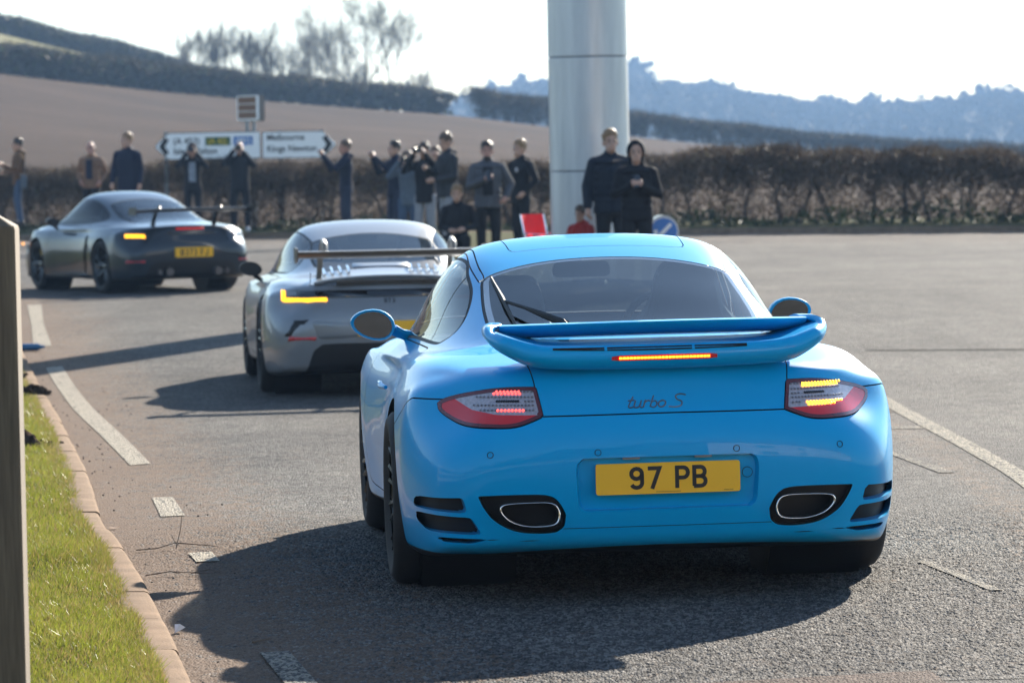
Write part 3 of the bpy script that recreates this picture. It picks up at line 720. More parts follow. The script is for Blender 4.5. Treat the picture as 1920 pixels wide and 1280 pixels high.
def nine_eleven(W=0, tail=None, roofdz=0):
    """rear-engined coupe; W widens the body"""
    # stations from the tail forward: y at centre, y at side, then (x,z) for columns 0..6
    st = [
     (-.90, -.53, [(0, .868), (.19, .866), (.37, .858), (.475, .848), (.59, .838), (.70, .828), (.765, .815)]),
     (-.70, -.40, [(0, .888), (.19, .886), (.37, .878), (.475, .872), (.59, .866), (.70, .856), (.795, .832)]),
     (-.38, -.16, [(0, .918), (.19, .916), (.37, .908), (.475, .900), (.59, .890), (.71, .874), (.815, .842)]),
     (-.06, .12, [(0, .974), (.20, .970), (.39, .957), (.51, .936), (.61, .905), (.715, .876), (.825, .840)]),
     (.28, .40, [(0, 1.066), (.21, 1.060), (.40, 1.041), (.53, 1.005), (.62, .945), (.715, .878), (.825, .832)]),
     (.60, .68, [(0, 1.150), (.22, 1.143), (.42, 1.120), (.545, 1.073), (.64, .985), (.725, .872), (.825, .822)]),
     (.92, .95, [(0, 1.232), (.22, 1.226), (.42, 1.204), (.555, 1.148), (.655, 1.02), (.732, .868), (.82, .815)]),
     (1.22, 1.20, [(0, 1.284), (.22, 1.278), (.42, 1.254), (.555, 1.192), (.665, 1.04), (.738, .864), (.82, .81)]),
     (1.50, 1.44, [(0, 1.268), (.22, 1.261), (.42, 1.236), (.56, 1.168), (.675, 1.02), (.742, .862), (.822, .808)]),
     (1.80, 1.68, [(0, 1.128), (.23, 1.12), (.45, 1.09), (.60, 1.03), (.69, .945), (.745, .86), (.825, .806)]),
     (2.10, 1.94, [(0, .945), (.24, .94), (.47, .925), (.62, .90), (.705, .87), (.76, .845), (.825, .803)]),
     (2.42, 2.25, [(0, .868), (.24, .864), (.44, .848), (.58, .832), (.69, .836), (.765, .832), (.825, .80)]),
     (2.76, 2.58, [(0, .800), (.23, .797), (.42, .782), (.55, .775), (.665, .80), (.74, .803), (.80, .775)]),
     (3.05, 2.85, [(0, .716), (.22, .712), (.40, .700), (.52, .700), (.625, .735), (.69, .735), (.745, .71)]),
     (3.26, 3.05, [(0, .61), (.20, .607), (.37, .60), (.49, .60), (.58, .62), (.64, .625), (.675, .62)])]
    top = []
    for yc, ys, cols in st:
        k = len(cols) - 1
        top.append([(x + (W * (abs(x) / .8) ** 2), yc + (ys - yc) * (c / k) ** 2.0, z + (roofdz if z > 1.0 else 0)) for c, (x, z) in enumerate(cols)])
    # the tail end of the deck follows the rounded plan of the tail
    ytail = [-.90, -.895, -.872, -.845, -.79, -.69, -.55]
    top[0] = [(p[0], y, p[2]) for p, y in zip(top[0], ytail)]
    wid = [.905, .925, .936, .934, .917, .893, .882, .882, .890, .902, .918, .925, .90, .835, .755]
    rows = [(.06, .165), (.022, .24), (.004, .36), (0, .50), (.008, .62), (.028, .71), (.062, .775)]
    side = []
    for s, (yc, ys, cols) in enumerate(st):
        xt, zt = cols[-1]; L = []
        for dx, z in rows:
            dxx = dx
            if 4 <= s <= 9 and z < .4: dxx = dx + .012
            z2 = z if zt > .75 else z * (zt / .83) + .03 * (1 - z)
            L.append((wid[s] - dxx + W, ys if s > 0 else -.58 + .02 * abs(z - .5), z2))
        L.append(top[s][-1]); side.append(L)
    X = [0, .2, .4, .55, .68, .80]
    rz = [.205, .272, .375, .50, .61, .69, .78]
    rearp = [  # y for the six inner columns
     [-.955, -.955, -.95, -.935, -.90, -.81],
     [-1.015, -1.015, -1.01, -.995, -.955, -.85],
     [-1.045, -1.044, -1.035, -1.02, -.985, -.865],
     [-1.06, -1.058, -1.05, -1.035, -.995, -.865],
     [-1.05, -1.048, -1.036, -1.015, -.965, -.825],
     [-1.012, -1.01, -.997, -.968, -.905, -.775],
     [-.962, -.96, -.945, -.912, -.845, -.735]]
    xs = [[0, .2, .4, .55, .68, .79], [0, .2, .4, .55, .69, .81], [0, .2, .4, .55, .69, .82], [0, .2, .4, .55, .69, .82], [0, .2, .4, .545, .675, .795], [0, .2, .39, .53, .65, .75], [0, .195, .38, .505, .62, .722]]
    rear = []
    for r in range(7):
        dz = [0, 0, 0, -.002, -.006, -.012] if r < 2 else [0, 0, 0, 0, -.002, -.004]
        rear.append([(xs[r][c] + W * (xs[r][c] / .8) ** 2, rearp[r][c], rz[r] + dz[c]) for c in range(6)] + [side[0][r]])
    rear.append(top[0])
    front = []
    S_ = len(st) - 1
    for r in range(7):
        z = side[S_][r][2]; bul = math.sin(math.pi * min(1, (z - .1) / .62)) * .12
        front.append([(x * .9, 3.26 + bul - .22 * (c / 6) ** 2.2, z) for c, x in enumerate(X)] + [(side[S_][r][0], 3.05 + bul * .3, z)])
    side[S_] = [front[r][6] for r in range(7)] + [top[S_][-1]]
    front.append(top[S_])
    return top, side, rear, front

def ray_back(bvh, x, z, y0=-3, off=.003):
    h = bvh.ray_cast(Vector((x, y0, z)), Vector((0, 1, 0)))
    return (np.array(h[0]) + np.array(h[1]) * off, np.array(h[1])) if h[0] is not None else (np.array((x, -1., z)), np.array((0, -1, 0)))

def stroke(polys, w, closed_flags=None):
    """flat lettering strokes in (x,z): returns verts2d, faces"""
    V = []; F = []
    for P in polys:
        P = np.asarray(P, float); n = len(P)
        cl = np.allclose(P[0], P[-1]) and n > 3
        if cl: P = P[:-1]; n -= 1
        b = len(V)
        for i in range(n):
            a = P[(i - 1) % n] if (cl or i) else P[i]; c = P[(i + 1) % n] if (cl or i < n - 1) else P[i]
            u = P[i] - a; v = c - P[i]
            lu, lv = np.linalg.norm(u), np.linalg.norm(v)
            u = u / lu if lu > 1e-9 else v / lv; v = v / lv if lv > 1e-9 else u
            nu = np.array([-u[1], u[0]]); nv = np.array([-v[1], v[0]]); m = nu + nv; m = m / max(1e-6, np.linalg.norm(m)); k = 1 / max(.45, m @ nu)
            V += [P[i] + m * k * w / 2, P[i] - m * k * w / 2]
        for i in range(n if cl else n - 1):
            j = (i + 1) % n; F.append((b + 2 * i, b + 2 * i + 1, b + 2 * j + 1, b + 2 * j))
    return np.array(V), F
def arc(cx, cz, rx, rz, a0, a1, n=8): return [(cx + rx * math.cos(R(a0 + (a1 - a0) * i / n)), cz + rz * math.sin(R(a0 + (a1 - a0) * i / n))) for i in range(n + 1)]
# block characters of a number plate on a unit cell, width .62, height 1
GLYPH = {
 '9': [arc(.31, .70, .24, .23, -90, 270, 14), [(.55, .70), (.55, .30)] + arc(.31, .28, .24, .21, 0, -160, 7)],
 '7': [[(.04, .93), (.56, .93), (.22, .0)]],
 'P': [[(.07, 0), (.07, .93), (.33, .93)] + arc(.35, .70, .21, .23, 90, -90, 8) + [(.07, .47)]],
 'B': [[(.07, .07), (.07, .93), (.33, .93)] + arc(.35, .72, .19, .21, 90, -90, 8) + [(.07, .51)], [(.3, .51)] + arc(.35, .29, .22, .22, 90, -90, 8) + [(.04, .07)]],
 '0': [arc(.31, .70, .24, .23, 0, 180, 8) + arc(.31, .30, .24, .23, 180, 360, 8) + [(.55, .70)]],
 '3': [arc(.29, .72, .24, .21, 150, -90, 10), arc(.29, .29, .26, .22, 90, -150, 10)],
 'J': [[(.52, .97), (.52, .28)] + arc(.29, .28, .23, .21, 0, -170, 8)],
 'R': [[(.07, 0), (.07, .93), (.33, .93)] + arc(.35, .70, .21, .23, 90, -90, 8) + [(.07, .47)], [(.3, .47), (.56, 0)]],
 'G': [arc(.31, .68, .24, .25, 20, 180, 8) + arc(.31, .30, .24, .23, 180, 360, 8) + [(.55, .46), (.32, .46)]],
 'T': [[(.02, .93), (.60, .93)], [(.31, .93), (.31, 0)]],
 'F': [[(.07, 0), (.07, .93), (.55, .93)], [(.07, .48), (.48, .48)]],
 'S': [arc(.30, .71, .23, .22, 30, 250, 10) + arc(.32, .28, .24, .22, 80, -150, 10)],
}
def plate_text(txt, cx, cz, h, w, sw, gap, y, name, mat, parent, T=None, slope=0):
    tot = sum((w if ch != ' ' else w * .55) + gap for ch in txt) - gap; x = cx - tot / 2
    for ch in txt:
        if ch == ' ': x += w * .55 + gap; continue
        pl = [[(x + px * w / .62 + slope * pz * h, cz - h / 2 + pz * h) for px, pz in P] for P in GLYPH[ch]]
        v, f = stroke(pl, sw); mesh(name, [(p[0], y, p[1]) for p in v], f, mat, parent, False); x += w + gap

def make_wheel(parent, x, y, rad, rim, wid, side, nsp=10, paint=None, twin=True, caliper=None, tyre_mat=None):
    """one wheel; its own z axis points outward from the car"""
    w = empty('wheel', (x, y, rad)); w.parent = parent
    w.rotation_euler = (0, R(90) * side, 0)
    h = wid / 2
    mb = MB()
    prof = [(rim - .015, -h * .86), (rim + .01, -h * .97), (rim + .05 * (rad - rim) / .12, -h * 1.0), (rad - .035, -h * .98), (rad - .012, -h * .86), (rad - .001, -h * .62)]
    for k in range(5):     # tread ribs and grooves
        a = -h * .62 + h * 1.24 * k / 4
        if 0 < k < 4: prof += [(rad, a - .008), (rad - .007, a - .006), (rad - .007, a + .006), (rad, a + .008)]
    prof += [(rad - .001, h * .62), (rad - .012, h * .86), (rad - .035, h * .98), (rim + .05 * (rad - rim) / .12, h * 1.0), (rim + .01, h * .97), (rim - .015, h * .86)]
    mb.lathe(prof, 56); mb.build('tyre', tyre_mat or TYRE, w, sharp=50)
    mb = MB()
    mb.lathe([(rim + .004, h * .90), (rim + .006, h * .86), (rim - .006, h * .84), (rim - .018, h * .7), (rim - .03, -h * .2), (rim - .03, -h * .9)], 48)
    mb.lathe([(.001, h * .62), (.035, h * .62), (.045, h * .58), (.06, h * .45), (.07, h * .3)], 24)
    for k in range(nsp):
        A = 2 * math.pi * k / nsp
        for d in ((-1, 1) if twin else (0,)):
            a2 = A + d * .42 * math.pi / nsp * .95; a1 = A + d * .10
            u = Vector((math.cos(a1), math.sin(a1), 0)); v = Vector((math.cos(a2), math.sin(a2), 0))
            pts = [u * .05 + Vector((0, 0, h * .50)), (u * .55 + v * .45) * rim * .5 + Vector((0, 0, h * .66)), v * rim * .8 + Vector((0, 0, h * .76)), v * (rim - .008) + Vector((0, 0, h * .80))]
            mb.tube(pts, [.020, .013, .012, .016], 6)
    mb.build('rim', paint or WHEELBLK, w, sharp=45)
    mb = MB(); mb.lathe([(.06, h * .1), (rim - .06, h * .1), (rim - .06, h * -.05), (.06, h * -.05)], 32); mb.build('brake_disc', DISC, w)
    if caliper:
        mb = MB(); mb.box((rim * .45, -.12, -h * .2), (rim - .045, .12, h * .25)); mb.build('brake_caliper', caliper, w)
    return w

def rounded_tube(path, r, name, mat, parent, n=8, closed=False):
    mb = MB(); mb.tube(path, r, n, closed); return mb.build(name, mat, parent)

def cabin(parent, S, clip, seat_dx=.36, y=1.15, liner=True):
    """dark liner under the glasshouse, seats, wheel, dash, mirror"""
    mb = MB()
    mb.box((-.70, -.1, .30), (.70, 2.0, .34))                       # floor
    mb.box((-.66, -.15, .34), (.66, .30, .80))                      # rear bulkhead and shelf
    mb.box((-.66, 1.78, .5), (.66, 2.0, .86))                       # dashboard
    mb.box((-.12, .35, .34), (.12, 1.8, .58))                       # tunnel
    mb.box((-.76, .2, .34), (-.68, 1.9, .84)); mb.box((.68, .2, .34), (.76, 1.9, .84))
    mb.build('cabin_tub', CABIN, parent)
    for sx in (-1, 1):
        mb = MB(); cx = sx * seat_dx
        T = Matrix.Translation((cx, y + .02, .425 + (.045 if sx > 0 else 0))) @ Matrix.Rotation(R(16), 4, 'X')
        prof = [(-.25, -.05), (-.265, .22), (-.25, .44), (-.15, .54), (-.125, .68), (-.09, .73), (.09, .73), (.125, .68), (.15, .54), (.25, .44), (.265, .22), (.25, -.05)]
        prof = roundpoly(prof, .05, 3)
        n = len(prof); V = []
        for yy, k in ((-.075, .9), (-.05, 1), (.03, 1), (.06, .9)):
            V += [tuple(T @ Vector((px * k, yy, .33 + (pz - .33) * k))) for px, pz in prof]
        F = [(i + n * j, (i + 1) % n + n * j, (i + 1) % n + n * (j + 1), i + n * (j + 1)) for j in range(3) for i in range(n)] + [tuple(range(n))[::-1], tuple(range(3 * n, 4 * n))]
        mb.add(V, F)
        mb.box((cx - .25, y - .0, .36), (cx + .25, y + .48, .50))
        mb.build('seat', SEATM, parent)
    mb = MB(); T = Matrix.Translation((.36, 1.62, .86)) @ Matrix.Rotation(R(68), 4, 'X')
    mb.tube([T @ Vector((.18 * math.cos(a), .18 * math.sin(a), 0)) for a in np.linspace(0, 2 * math.pi, 25)[:-1]], .016, 6, True)
    mb.box((-.17, -.02, -.01), (.17, .02, .01), T); mb.box((-.05, -.05, -.02), (.05, .05, .02), T)
    mb.build('steering_wheel', CABIN, parent)
    mb = MB(); pr = roundpoly([(-.125, -.032), (.125, -.032), (.115, .036), (-.115, .036)], .03, 4)
    mb.prism([(x, z + 1.135) for x, z in pr], 1.60, 1.63); mb.tube([(0, 1.62, 1.15), (0, 1.68, 1.22)], .012, 6)
    mb.build('interior_mirror', CABIN, parent)
# ------------------------------------------------------------------ the blue coupe
def paint(name, col, rough=.32, metal=.0, coat=.45):
    if name in MATS: return MATS[name]
    m, n, l, b = nodes(name)
    b.inputs['Base Color'].default_value = (*col, 1); b.inputs['Metallic'].default_value = metal; b.inputs['Roughness'].default_value = rough
    b.inputs['Coat Weight'].default_value = coat; b.inputs['Specular IOR Level'].default_value = .12; b.inputs['Coat Roughness'].default_value = .025; b.inputs['Coat IOR'].default_value = 1.42
    tc = n.new('ShaderNodeTexCoord'); t = n.new('ShaderNodeTexNoise'); t.inputs['Scale'].default_value = 9; t.inputs['Detail'].default_value = 6
    l.new(tc.outputs['Object'], t.inputs['Vector'])
    mr = n.new('ShaderNodeMapRange'); mr.inputs['From Min'].default_value = .45; mr.inputs['From Max'].default_value = .75
    mr.inputs['To Min'].default_value = .012; mr.inputs['To Max'].default_value = .035; l.new(t.outputs['Fac'], mr.inputs['Value']); l.new(mr.outputs[0], b.inputs['Coat Roughness'])
    MATS[name] = m; return m
BLUE = paint('sky blue paint', (.0, .335, .68))
BLUEREC = BLUE
GLASSR = glass('tinted rear glass', (.42, .50, .54))
GLASSS = glass('clear side glass', (.62, .70, .73))
LENSR = M('red lamp lens', (.62, .008, .010), .12, coat=1)
LENSC = M('clear lamp lens', (.40, .37, .40), .18, .3, coat=1, noise=.5, nscale=90)
LEDR = M('lit red lamp', (.6, .02, .02), .3, emit=(1, .07, .06), es=.9)
LEDY = M('lit flare-tinted lamp', (.8, .4, .02), .3, emit=(1, .40, .02), es=1.7)  # lit cells of the right lamp, yellow of the flare put into their glow
LEDOFF = M('unlit lamp cell', (.30, .27, .28), .25, .4)
BADGE = M('satin badge metal', (.16, .17, .19), .35, .8)

def polar(S, cx, cz, ax=(1, 2)): return np.hypot(S.V[:, ax[0]] - cx, S.V[:, ax[1]] - cz)

def arches(S, holes):
    """wheel openings through both flanks; returns the body and the lip walls"""
    for (cy, cz, r) in holes:
        d = polar(S, cy, cz) - r
        d = np.where(np.abs(S.V[:, 0]) < .35, 1., d)
        _, S = S.cut(d)
    return S
def arch_parts(S, holes, mat, parent):
    for (cy, cz, r) in holes:
        for sx in (-1, 1):
            v, f = S.skirt(lambda P, N: P + np.c_[-np.sign(P[:, 0]) * .06, -(P[:, 1] - cy) * .03, -(P[:, 2] - cz) * .03],
                           lambda P: (np.abs(np.hypot(P[:, 1] - cy, P[:, 2] - cz) - r) < .004) & (P[:, 0] * sx > .35))
            if len(f): mesh('wheel_arch_lip', v, f, TRIM, parent)
            mb = MB(); T = Matrix.Translation((sx * .80, cy, cz)) @ Matrix.Rotation(R(90) * sx, 4, 'Y')
            mb.lathe([(r + .012, .035), (r + .006, -.32), (.05, -.33)], 36, T); mb.build('wheel_arch_liner', TRIM, parent)

def panel(S, fd, w=.0045):
    """split off the panel where fd(S)<0; returns panel, rest, shut line strip"""
    I, O = S.cut(fd(S)); P, g = I.cut(fd(I) + w); return P, O, g.offset(-.006)

def under_cut(S, zmax=.215):
    return S.cut(S.V[:, 2] - .188 - np.where(S.V[:, 1] < -.6, .024 * np.clip(1 - (S.V[:, 0] / .66) ** 2, 0, 1), 0))

def leds(bvh, pts, r, name, mat, parent, off=.006):
    V = []; F = []
    for x, z in pts:
        p, n = ray_back(bvh, x, z, off=off); n = Vector(n); u = n.orthogonal().normalized(); w = n.cross(u); b = len(V)
        V += [tuple(Vector(p) + n * .002)] + [tuple(Vector(p) + (u * math.cos(a) + w * math.sin(a)) * r) for a in np.linspace(0, 2 * math.pi, 7)[:-1]]
        F += [(b, b + 1 + k, b + 1 + (k + 1) % 6) for k in range(6)]
    if not V: return None
    return mesh(name, V, F, mat, parent, True)

def build_blue():
    car = empty('sports_car', (.454, 15.52, gz(.454, 15.52)), R(5.31), 'sky blue rear-engined coupe with big rear wing and a yellow number plate, nearest car', 'car')
    car.rotation_euler = (0, R(-.35), R(5.31))
    S0 = car_surface(*nine_eleven())
    full = BVHTree.FromPolygons(S0.V.tolist(), S0.T.tolist())
    S = S0
    holes = [(0, .338, .372), (2.35, .328, .358)]
    S = arches(S, holes)
    under, S = under_cut(S); gaps = None
    under.build('underbody', TRIM, car)
    arch_parts(S, holes, BLUE, car)
    # ---- glass
    def window(S, P2, cond, outline, seal, glassm, nm, sealw=.018, frit=None):
        d = sdf_poly(P2(S.V), outline); d = np.where(cond(S), d, 1.)
        I, S = S.cut(d)
        d2 = sdf_poly(P2(I.V), outline) + sealw * (1 if nm != 'side_window' else np.clip(np.abs(I.N[:, 0]) * 1.15, .25, 1))
        G, B = I.cut(d2)
        B.offset(-.002).build('window_seal', seal, car)
        return G, S
    dlo = crom([(1.93, .872), (1.72, 1.02), (1.50, 1.165), (1.30, 1.205), (1.05, 1.195), (.88, 1.150), (.65, 1.085), (.45, 1.005), (.375, .945), (.42, .899), (.55, .884), (1.2, .878)], 6, True)
    for sx in (-1, 1):
        G, S = window(S, lambda V: V[:, [1, 2]], lambda q: (q.V[:, 0] * sx > .3) & (np.abs(q.N[:, 0]) > .25), dlo, RUB, None, 'side_window', .013)
        # door glass and quarter glass divided by a slim bar
        d = (G.V[:, 1] - (.72 - (G.V[:, 2] - .9) * -.55))
        Q, D = G.cut(d); bar, D = D.cut(D.V[:, 1] - (.72 - (D.V[:, 2] - .9) * -.55) - .014)
        g = D.build('side_window', GLASSS, car); Q.build('quarter_window', GLASSS, car); bar.build('window_bar', RUB, car)
    rw = roundpoly([(-.505, .73), (-.25, .80), (0, .815), (.25, .80), (.505, .73), (.535, .35), (.53, -.12), (0, -.2), (-.53, -.12), (-.535, .35)], [.05, .2, .2, .2, .05, .3, .1, .1, .1, .3])
    G, S = window(S, lambda V: V[:, [0, 1]], lambda q: q.V[:, 2] > .9, rw, RUB, None, 'rear_window', .012)
    d = sdf_poly(G.V[:, [0, 1]], rw) + .034
    G2, frit = G.cut(d)
    frit.build('window_frit', M('black enamel', (.012, .014, .02), .06, coat=1), car)
    G2.build('rear_window', GLASSR, car)
    ws = roundpoly([(-.555, 1.55), (-.25, 1.50), (0, 1.49), (.25, 1.50), (.555, 1.55), (.70, 1.98), (.4, 2.12), (0, 2.15), (-.4, 2.12), (-.70, 1.98)], .06)
    G, S = window(S, lambda V: V[:, [0, 1]], lambda q: (q.V[:, 2] > .85) & (q.N[:, 2] > .2), ws, RUB, None, 'windscreen', .02)
    G.build('windscreen', GLASSS, car)
    # ---- lamps
    lampR = np.vstack([crom([(.455, .787), (.53, .787), (.61, .781), (.70, .764), (.765, .745), (.792, .728)], 5), crom([(.790, .705), (.765, .682), (.71, .655), (.62, .648), (.530, .652), (.437, .685)], 5)])
    gaps = []
    lampbody = {}
    for sx in (-1, 1):
        rear_c = lambda q: (q.V[:, 1] < -.42) & (q.V[:, 0] * sx > 0)
        Pl = lambda V: np.c_[V[:, 0] * sx, V[:, 2]]
        d = np.where(rear_c(S), sdf_poly(Pl(S.V), lampR), 1.)
        I, S = S.cut(d - .003)
        L, g = I.cut(sdf_poly(Pl(I.V), lampR)); gaps.append(g.offset(-.006))
        core, rim = L.cut(sdf_poly(Pl(L.V), lampR) + .012)
        zl = np.interp(core.V[:, 0] * sx, [.43, .50, .60, .68, .80], [.690, .690, .692, .708, .79])
        red, clr = core.cut(core.V[:, 2] - zl)
        tl = rim.offset(.004).build('tail_light', M('lamp rim', (.10, .006, .008), .15, coat=1), car)
        rd = red.offset(.003).build('red_lens', LENSR, tl); cl = clr.offset(.003).build('clear_lens', LENSC, tl)
        lit = LEDR if sx < 0 else LEDY
        row = lambda z, a, b, st=.0125: [(sx * x, z) for x in np.arange(a, b, st)]
        if sx < 0: on = [row(.771, .515, .60) + row(.764, .512, .603), row(.706, .505, .595)]
        else: on = [row(.770, .515, .665) + row(.762, .515, .66), row(.705, .525, .665) + row(.697, .53, .64)]
        off = row(.771, .470, .51) + row(.706, .47, .50) + row(.752, .47, .66) + row(.723, .47, .68) + row(.737, .47, .50) + (row(.706, .60, .66) if sx < 0 else [])
        for o_n in on: leds(full, o_n, .0052, 'lit_lamp_cell', lit, tl); leds(full, off, .0046, 'lamp_cell', LEDOFF, tl)
        leds(full, [(sx * x, .738) for x in np.arange(.52, .60, .008)], .006, 'reflector_strip', M('dark reflector', (.03, .03, .035), .1, .5), tl, .005)
    # ---- shut lines of the lid, bumper, doors, roof seam strips
    def zs(V):
        a = np.abs(V[:, 0]); y = V[:, 1]
        b = np.interp(a, [0, .437, .60, .78], [.688, .686, .70, .742])
        return np.where(a > .755, .742 - .364 * np.maximum(0, y + .55), b)
    d = np.where(S.V[:, 1] < -.21, S.V[:, 2] - zs(S.V), 1.)
    bumper, S = S.cut(np.where(np.abs(d) > .9, 1., d + .003))
    d = np.where(S.V[:, 1] < -.21, S.V[:, 2] - zs(S.V), 1.)
    g, S = S.cut(np.where(np.abs(d) > .9, 1., d - .002)); gaps.append(g.offset(-.007))
    # engine lid, doors, roof strips, bonnet as pieces of their own
    lidpoly = np.array([(-.446, .60), (.446, .60), (.462, .80), (.475, .87), (.49, 1.02), (-.49, 1.02), (-.475, .87), (-.462, .80)])
    def fd(q):
        d = np.maximum(sdf_poly(q.V[:, [0, 2]], lidpoly), q.V[:, 1] + .215)
        return np.where(q.V[:, 1] < 1, d, 1.)
    P_, S, g = panel(S, fd); gaps.append(g); P_.build('engine_lid', BLUE, car)
    door = crom([(1.92, .862), (1.93, .70), (1.90, .35), (1.80, .235), (.80, .235), (.62, .30), (.52, .45), (.47, .62), (.48, .80), (.56, .872)], 5)
    for sx in (-1, 1):
        P_, S, g = panel(S, lambda q: np.where(q.V[:, 0] * sx > .5, sdf_poly(q.V[:, [1, 2]], door), 1.)); gaps.append(g)
        do = P_.build('door', BLUE, car)
        mb = MB(); mb.tube([(sx * .898, .66, .715), (sx * .912, .72, .717), (sx * .912, .84, .722), (sx * .905, .90, .722)], [.008, .012, .012, .008], 8)
        mb.build('door_handle', BLUE, do)
        strip_ = np.vstack([crom([(.512, .69), (.528, .95), (.520, 1.25), (.535, 1.52)], 5), crom([(.500, 1.52), (.488, 1.25), (.494, .95), (.484, .735)], 5)])
        P_, S, g = panel(S, lambda q: np.where(q.V[:, 2] > 1.0, sdf_poly(np.c_[q.V[:, 0] * sx, q.V[:, 1]], strip_), 1.), .005); gaps.append(g); P_.build('roof_strip', BLUE, car)
    sun_roof = roundpoly([(-.36, .98), (.36, .98), (.37, 1.38), (-.37, 1.38)], .05)
    P_, S, g = panel(S, lambda q: np.where(q.V[:, 2] > 1.1, sdf_poly(q.V[:, [0, 1]], sun_roof), 1.)); gaps.append(g); P_.build('sunroof', BLUE, car)
    bonnet = roundpoly([(-.55, 2.28), (0, 2.34), (.55, 2.28), (.46, 3.0), (.25, 3.16), (-.25, 3.16), (-.46, 3.0)], .08)
    P_, S, g = panel(S, lambda q: np.where(q.V[:, 2] > .55, sdf_poly(q.V[:, [0, 1]], bonnet), 1.)); gaps.append(g); P_.build('bonnet', BLUE, car)
    # ---- bumper openings
    exh = np.vstack([crom([(.682, .408), (.56, .411), (.44, .408), (.395, .385), (.367, .335)], 5), crom([(.372, .295), (.40, .272), (.48, .268), (.56, .282), (.625, .32), (.66, .365)], 5)])
    recess = roundpoly([(-.318, .535), (.318, .535), (.332, .50), (.322, .345), (-.322, .345), (-.332, .50)], [.03, .03, .02, .03, .03, .02])
    lipn = []
    holesB = []
    v1 = [(.732, .402), (.885, .394), (.888, .352), (.716, .345)]
    v2 = [(.704, .330), (.884, .336), (.876, .300), (.846, .272), (.664, .266)]
    v3 = [(.64, .250), (.75, .254), (.825, .254), (.80, .238), (.70, .234)]
    def recess_cut(Sb, poly, sx, depth, matf, name, wallmat, floormat, rad=.0, taper=0.):
        P = np.c_[Sb.V[:, 0] * sx, Sb.V[:, 2]]
        d = np.where((Sb.V[:, 1] < -.3) & (Sb.V[:, 0] * sx > -.5), sdf_poly(P, poly), 1.)
        I, O = Sb.cut(d)
        cxy = np.array([poly[:, 0].mean() * sx, 0, poly[:, 1].mean()])
        def fn(P_, N_):
            Q = P_ + np.array([0, depth, 0]); Q[:, 0] += (cxy[0] - Q[:, 0]) * taper; Q[:, 2] += (cxy[2] - Q[:, 2]) * taper
            if name == 'number_plate_recess': Q[:, 1] = np.maximum(Q[:, 1], -1.040)
            return Q
        v, f = I.skirt(fn)
        fl = Surf(fn(I.V, I.N), I.N, I.T)
        return O, fl, v, f
    bump_body = bumper
    bump_body, fl, v, f = recess_cut(bump_body, recess, 1, .028, None, 'number_plate_recess', BLUE, BLUE, taper=.03)
    bmp = None
    pend = [('number_plate_recess', fl, v, f, BLUE, BLUE)]
    for sx in (-1, 1):
        # stepped surround of each exhaust, then the dark well
        bump_body, fl, v, f = recess_cut(bump_body, exh, sx, .03, None, 'x', TRIM, TRIM, taper=.06)
        pend.append(('exhaust_surround', fl, v, f, TRIM, TRIM))
        for pv in (v1, v2, v3):
            pp = roundpoly(pv, .012, 3)
            bump_body, fl, v, f = recess_cut(bump_body, pp, sx, .10, None, 'y', BLUE, TRIM, taper=.02)
            pend.append(('bumper_vent', fl, v, f, BLUE, M('vent mesh', (.006, .006, .007), .6)))
    # step line above the lower lip
    for z0, nm in ((.284, 'a'), (.240, 'b')):
        zz = lambda V: z0 + .012 * np.clip((np.abs(V[:, 0]) - .45) / .3, 0, 1)
        d = np.where(bump_body.V[:, 1] < -.4, np.abs(bump_body.V[:, 2] - zz(bump_body.V)) - .0022, 1.)
        lim = .38 if nm == 'a' else .66
        d = np.where(np.abs(bump_body.V[:, 0]) < lim, d, 1.)
        g, bump_body = bump_body.cut(d); gaps.append(g.offset(-.004))
    bmp = bump_body.build('rear_bumper', BLUE, car)
    for nm, fl, v, f, wm, fm in pend:
        o = fl.build(nm, fm, bmp); mesh(nm + '_wall', v, f, wm, o)
    for x, z in ((-.632, .555), (-.25, .555), (.25, .555), (.632, .555), (.289, .468)):
        r = .011 if z > .5 else .0185
        o_, n_ = ray_back(full, x, z, off=.0012 if z > .5 else -.018); n_ = Vector(n_)
        if z < .5: o_ = np.array((x, -1.041, z)); n_ = Vector((0, -1, 0))
        u = n_.orthogonal().normalized(); w = n_.cross(u)
        mb = MB(); mb.tube([Vector(o_) + (u * math.cos(a) + w * math.sin(a)) * r for a in np.linspace(0, 2 * math.pi, 17)[:-1]], .0014, 4, True)
        mb.build('parking_sensor' if z > .5 else 'tow_eye_cap', GAP, bmp)
    S.build('body', BLUE, car)
    G = gaps[0]
    for g in gaps[1:]: G = G.join(g)
    G.build('shut_line', GAP, car)
    # body-side mouldings: sill
    # ---- exhaust tips
    for sx in (-1, 1):
        pr = crom([(.604, .363), (.586, .379), (.50, .383), (.42, .379), (.394, .353), (.394, .318), (.42, .299), (.50, .297), (.562, .314), (.596, .342)], 4, True); pr[:, 0] *= sx
        n = len(pr); c = pr.mean(0); V = []
        for k, y in ((1.0, -1.035), (1.025, -1.05), (.985, -1.054), (.94, -1.046), (.92, -.80)):
            V += [(c[0] + (x - c[0]) * k, y + .0, c[1] + (z - c[1]) * k) for x, z in pr]
        F = [(i + n * j, (i + 1) % n + n * j, (i + 1) % n + n * (j + 1), i + n * (j + 1)) for j in range(4) for i in range(n)]
        mi = [0 if j < 3 else 1 for j in range(4) for i in range(n)]
        F.append(tuple(range(4 * n, 5 * n))); mi.append(1)
        # outer sleeve
        b = len(V); V += [(c[0] + (x - c[0]) * 1.0, -.90, c[1] + (z - c[1]) * 1.0) for x, z in pr]; F += [(i, (i + 1) % n, b + (i + 1) % n, b + i) for i in range(n)]; mi += [1] * n
        mesh('exhaust_tip', V, F, [CHROME, M('sooty pipe', (.008, .007, .007), .5)], car, midx=mi)
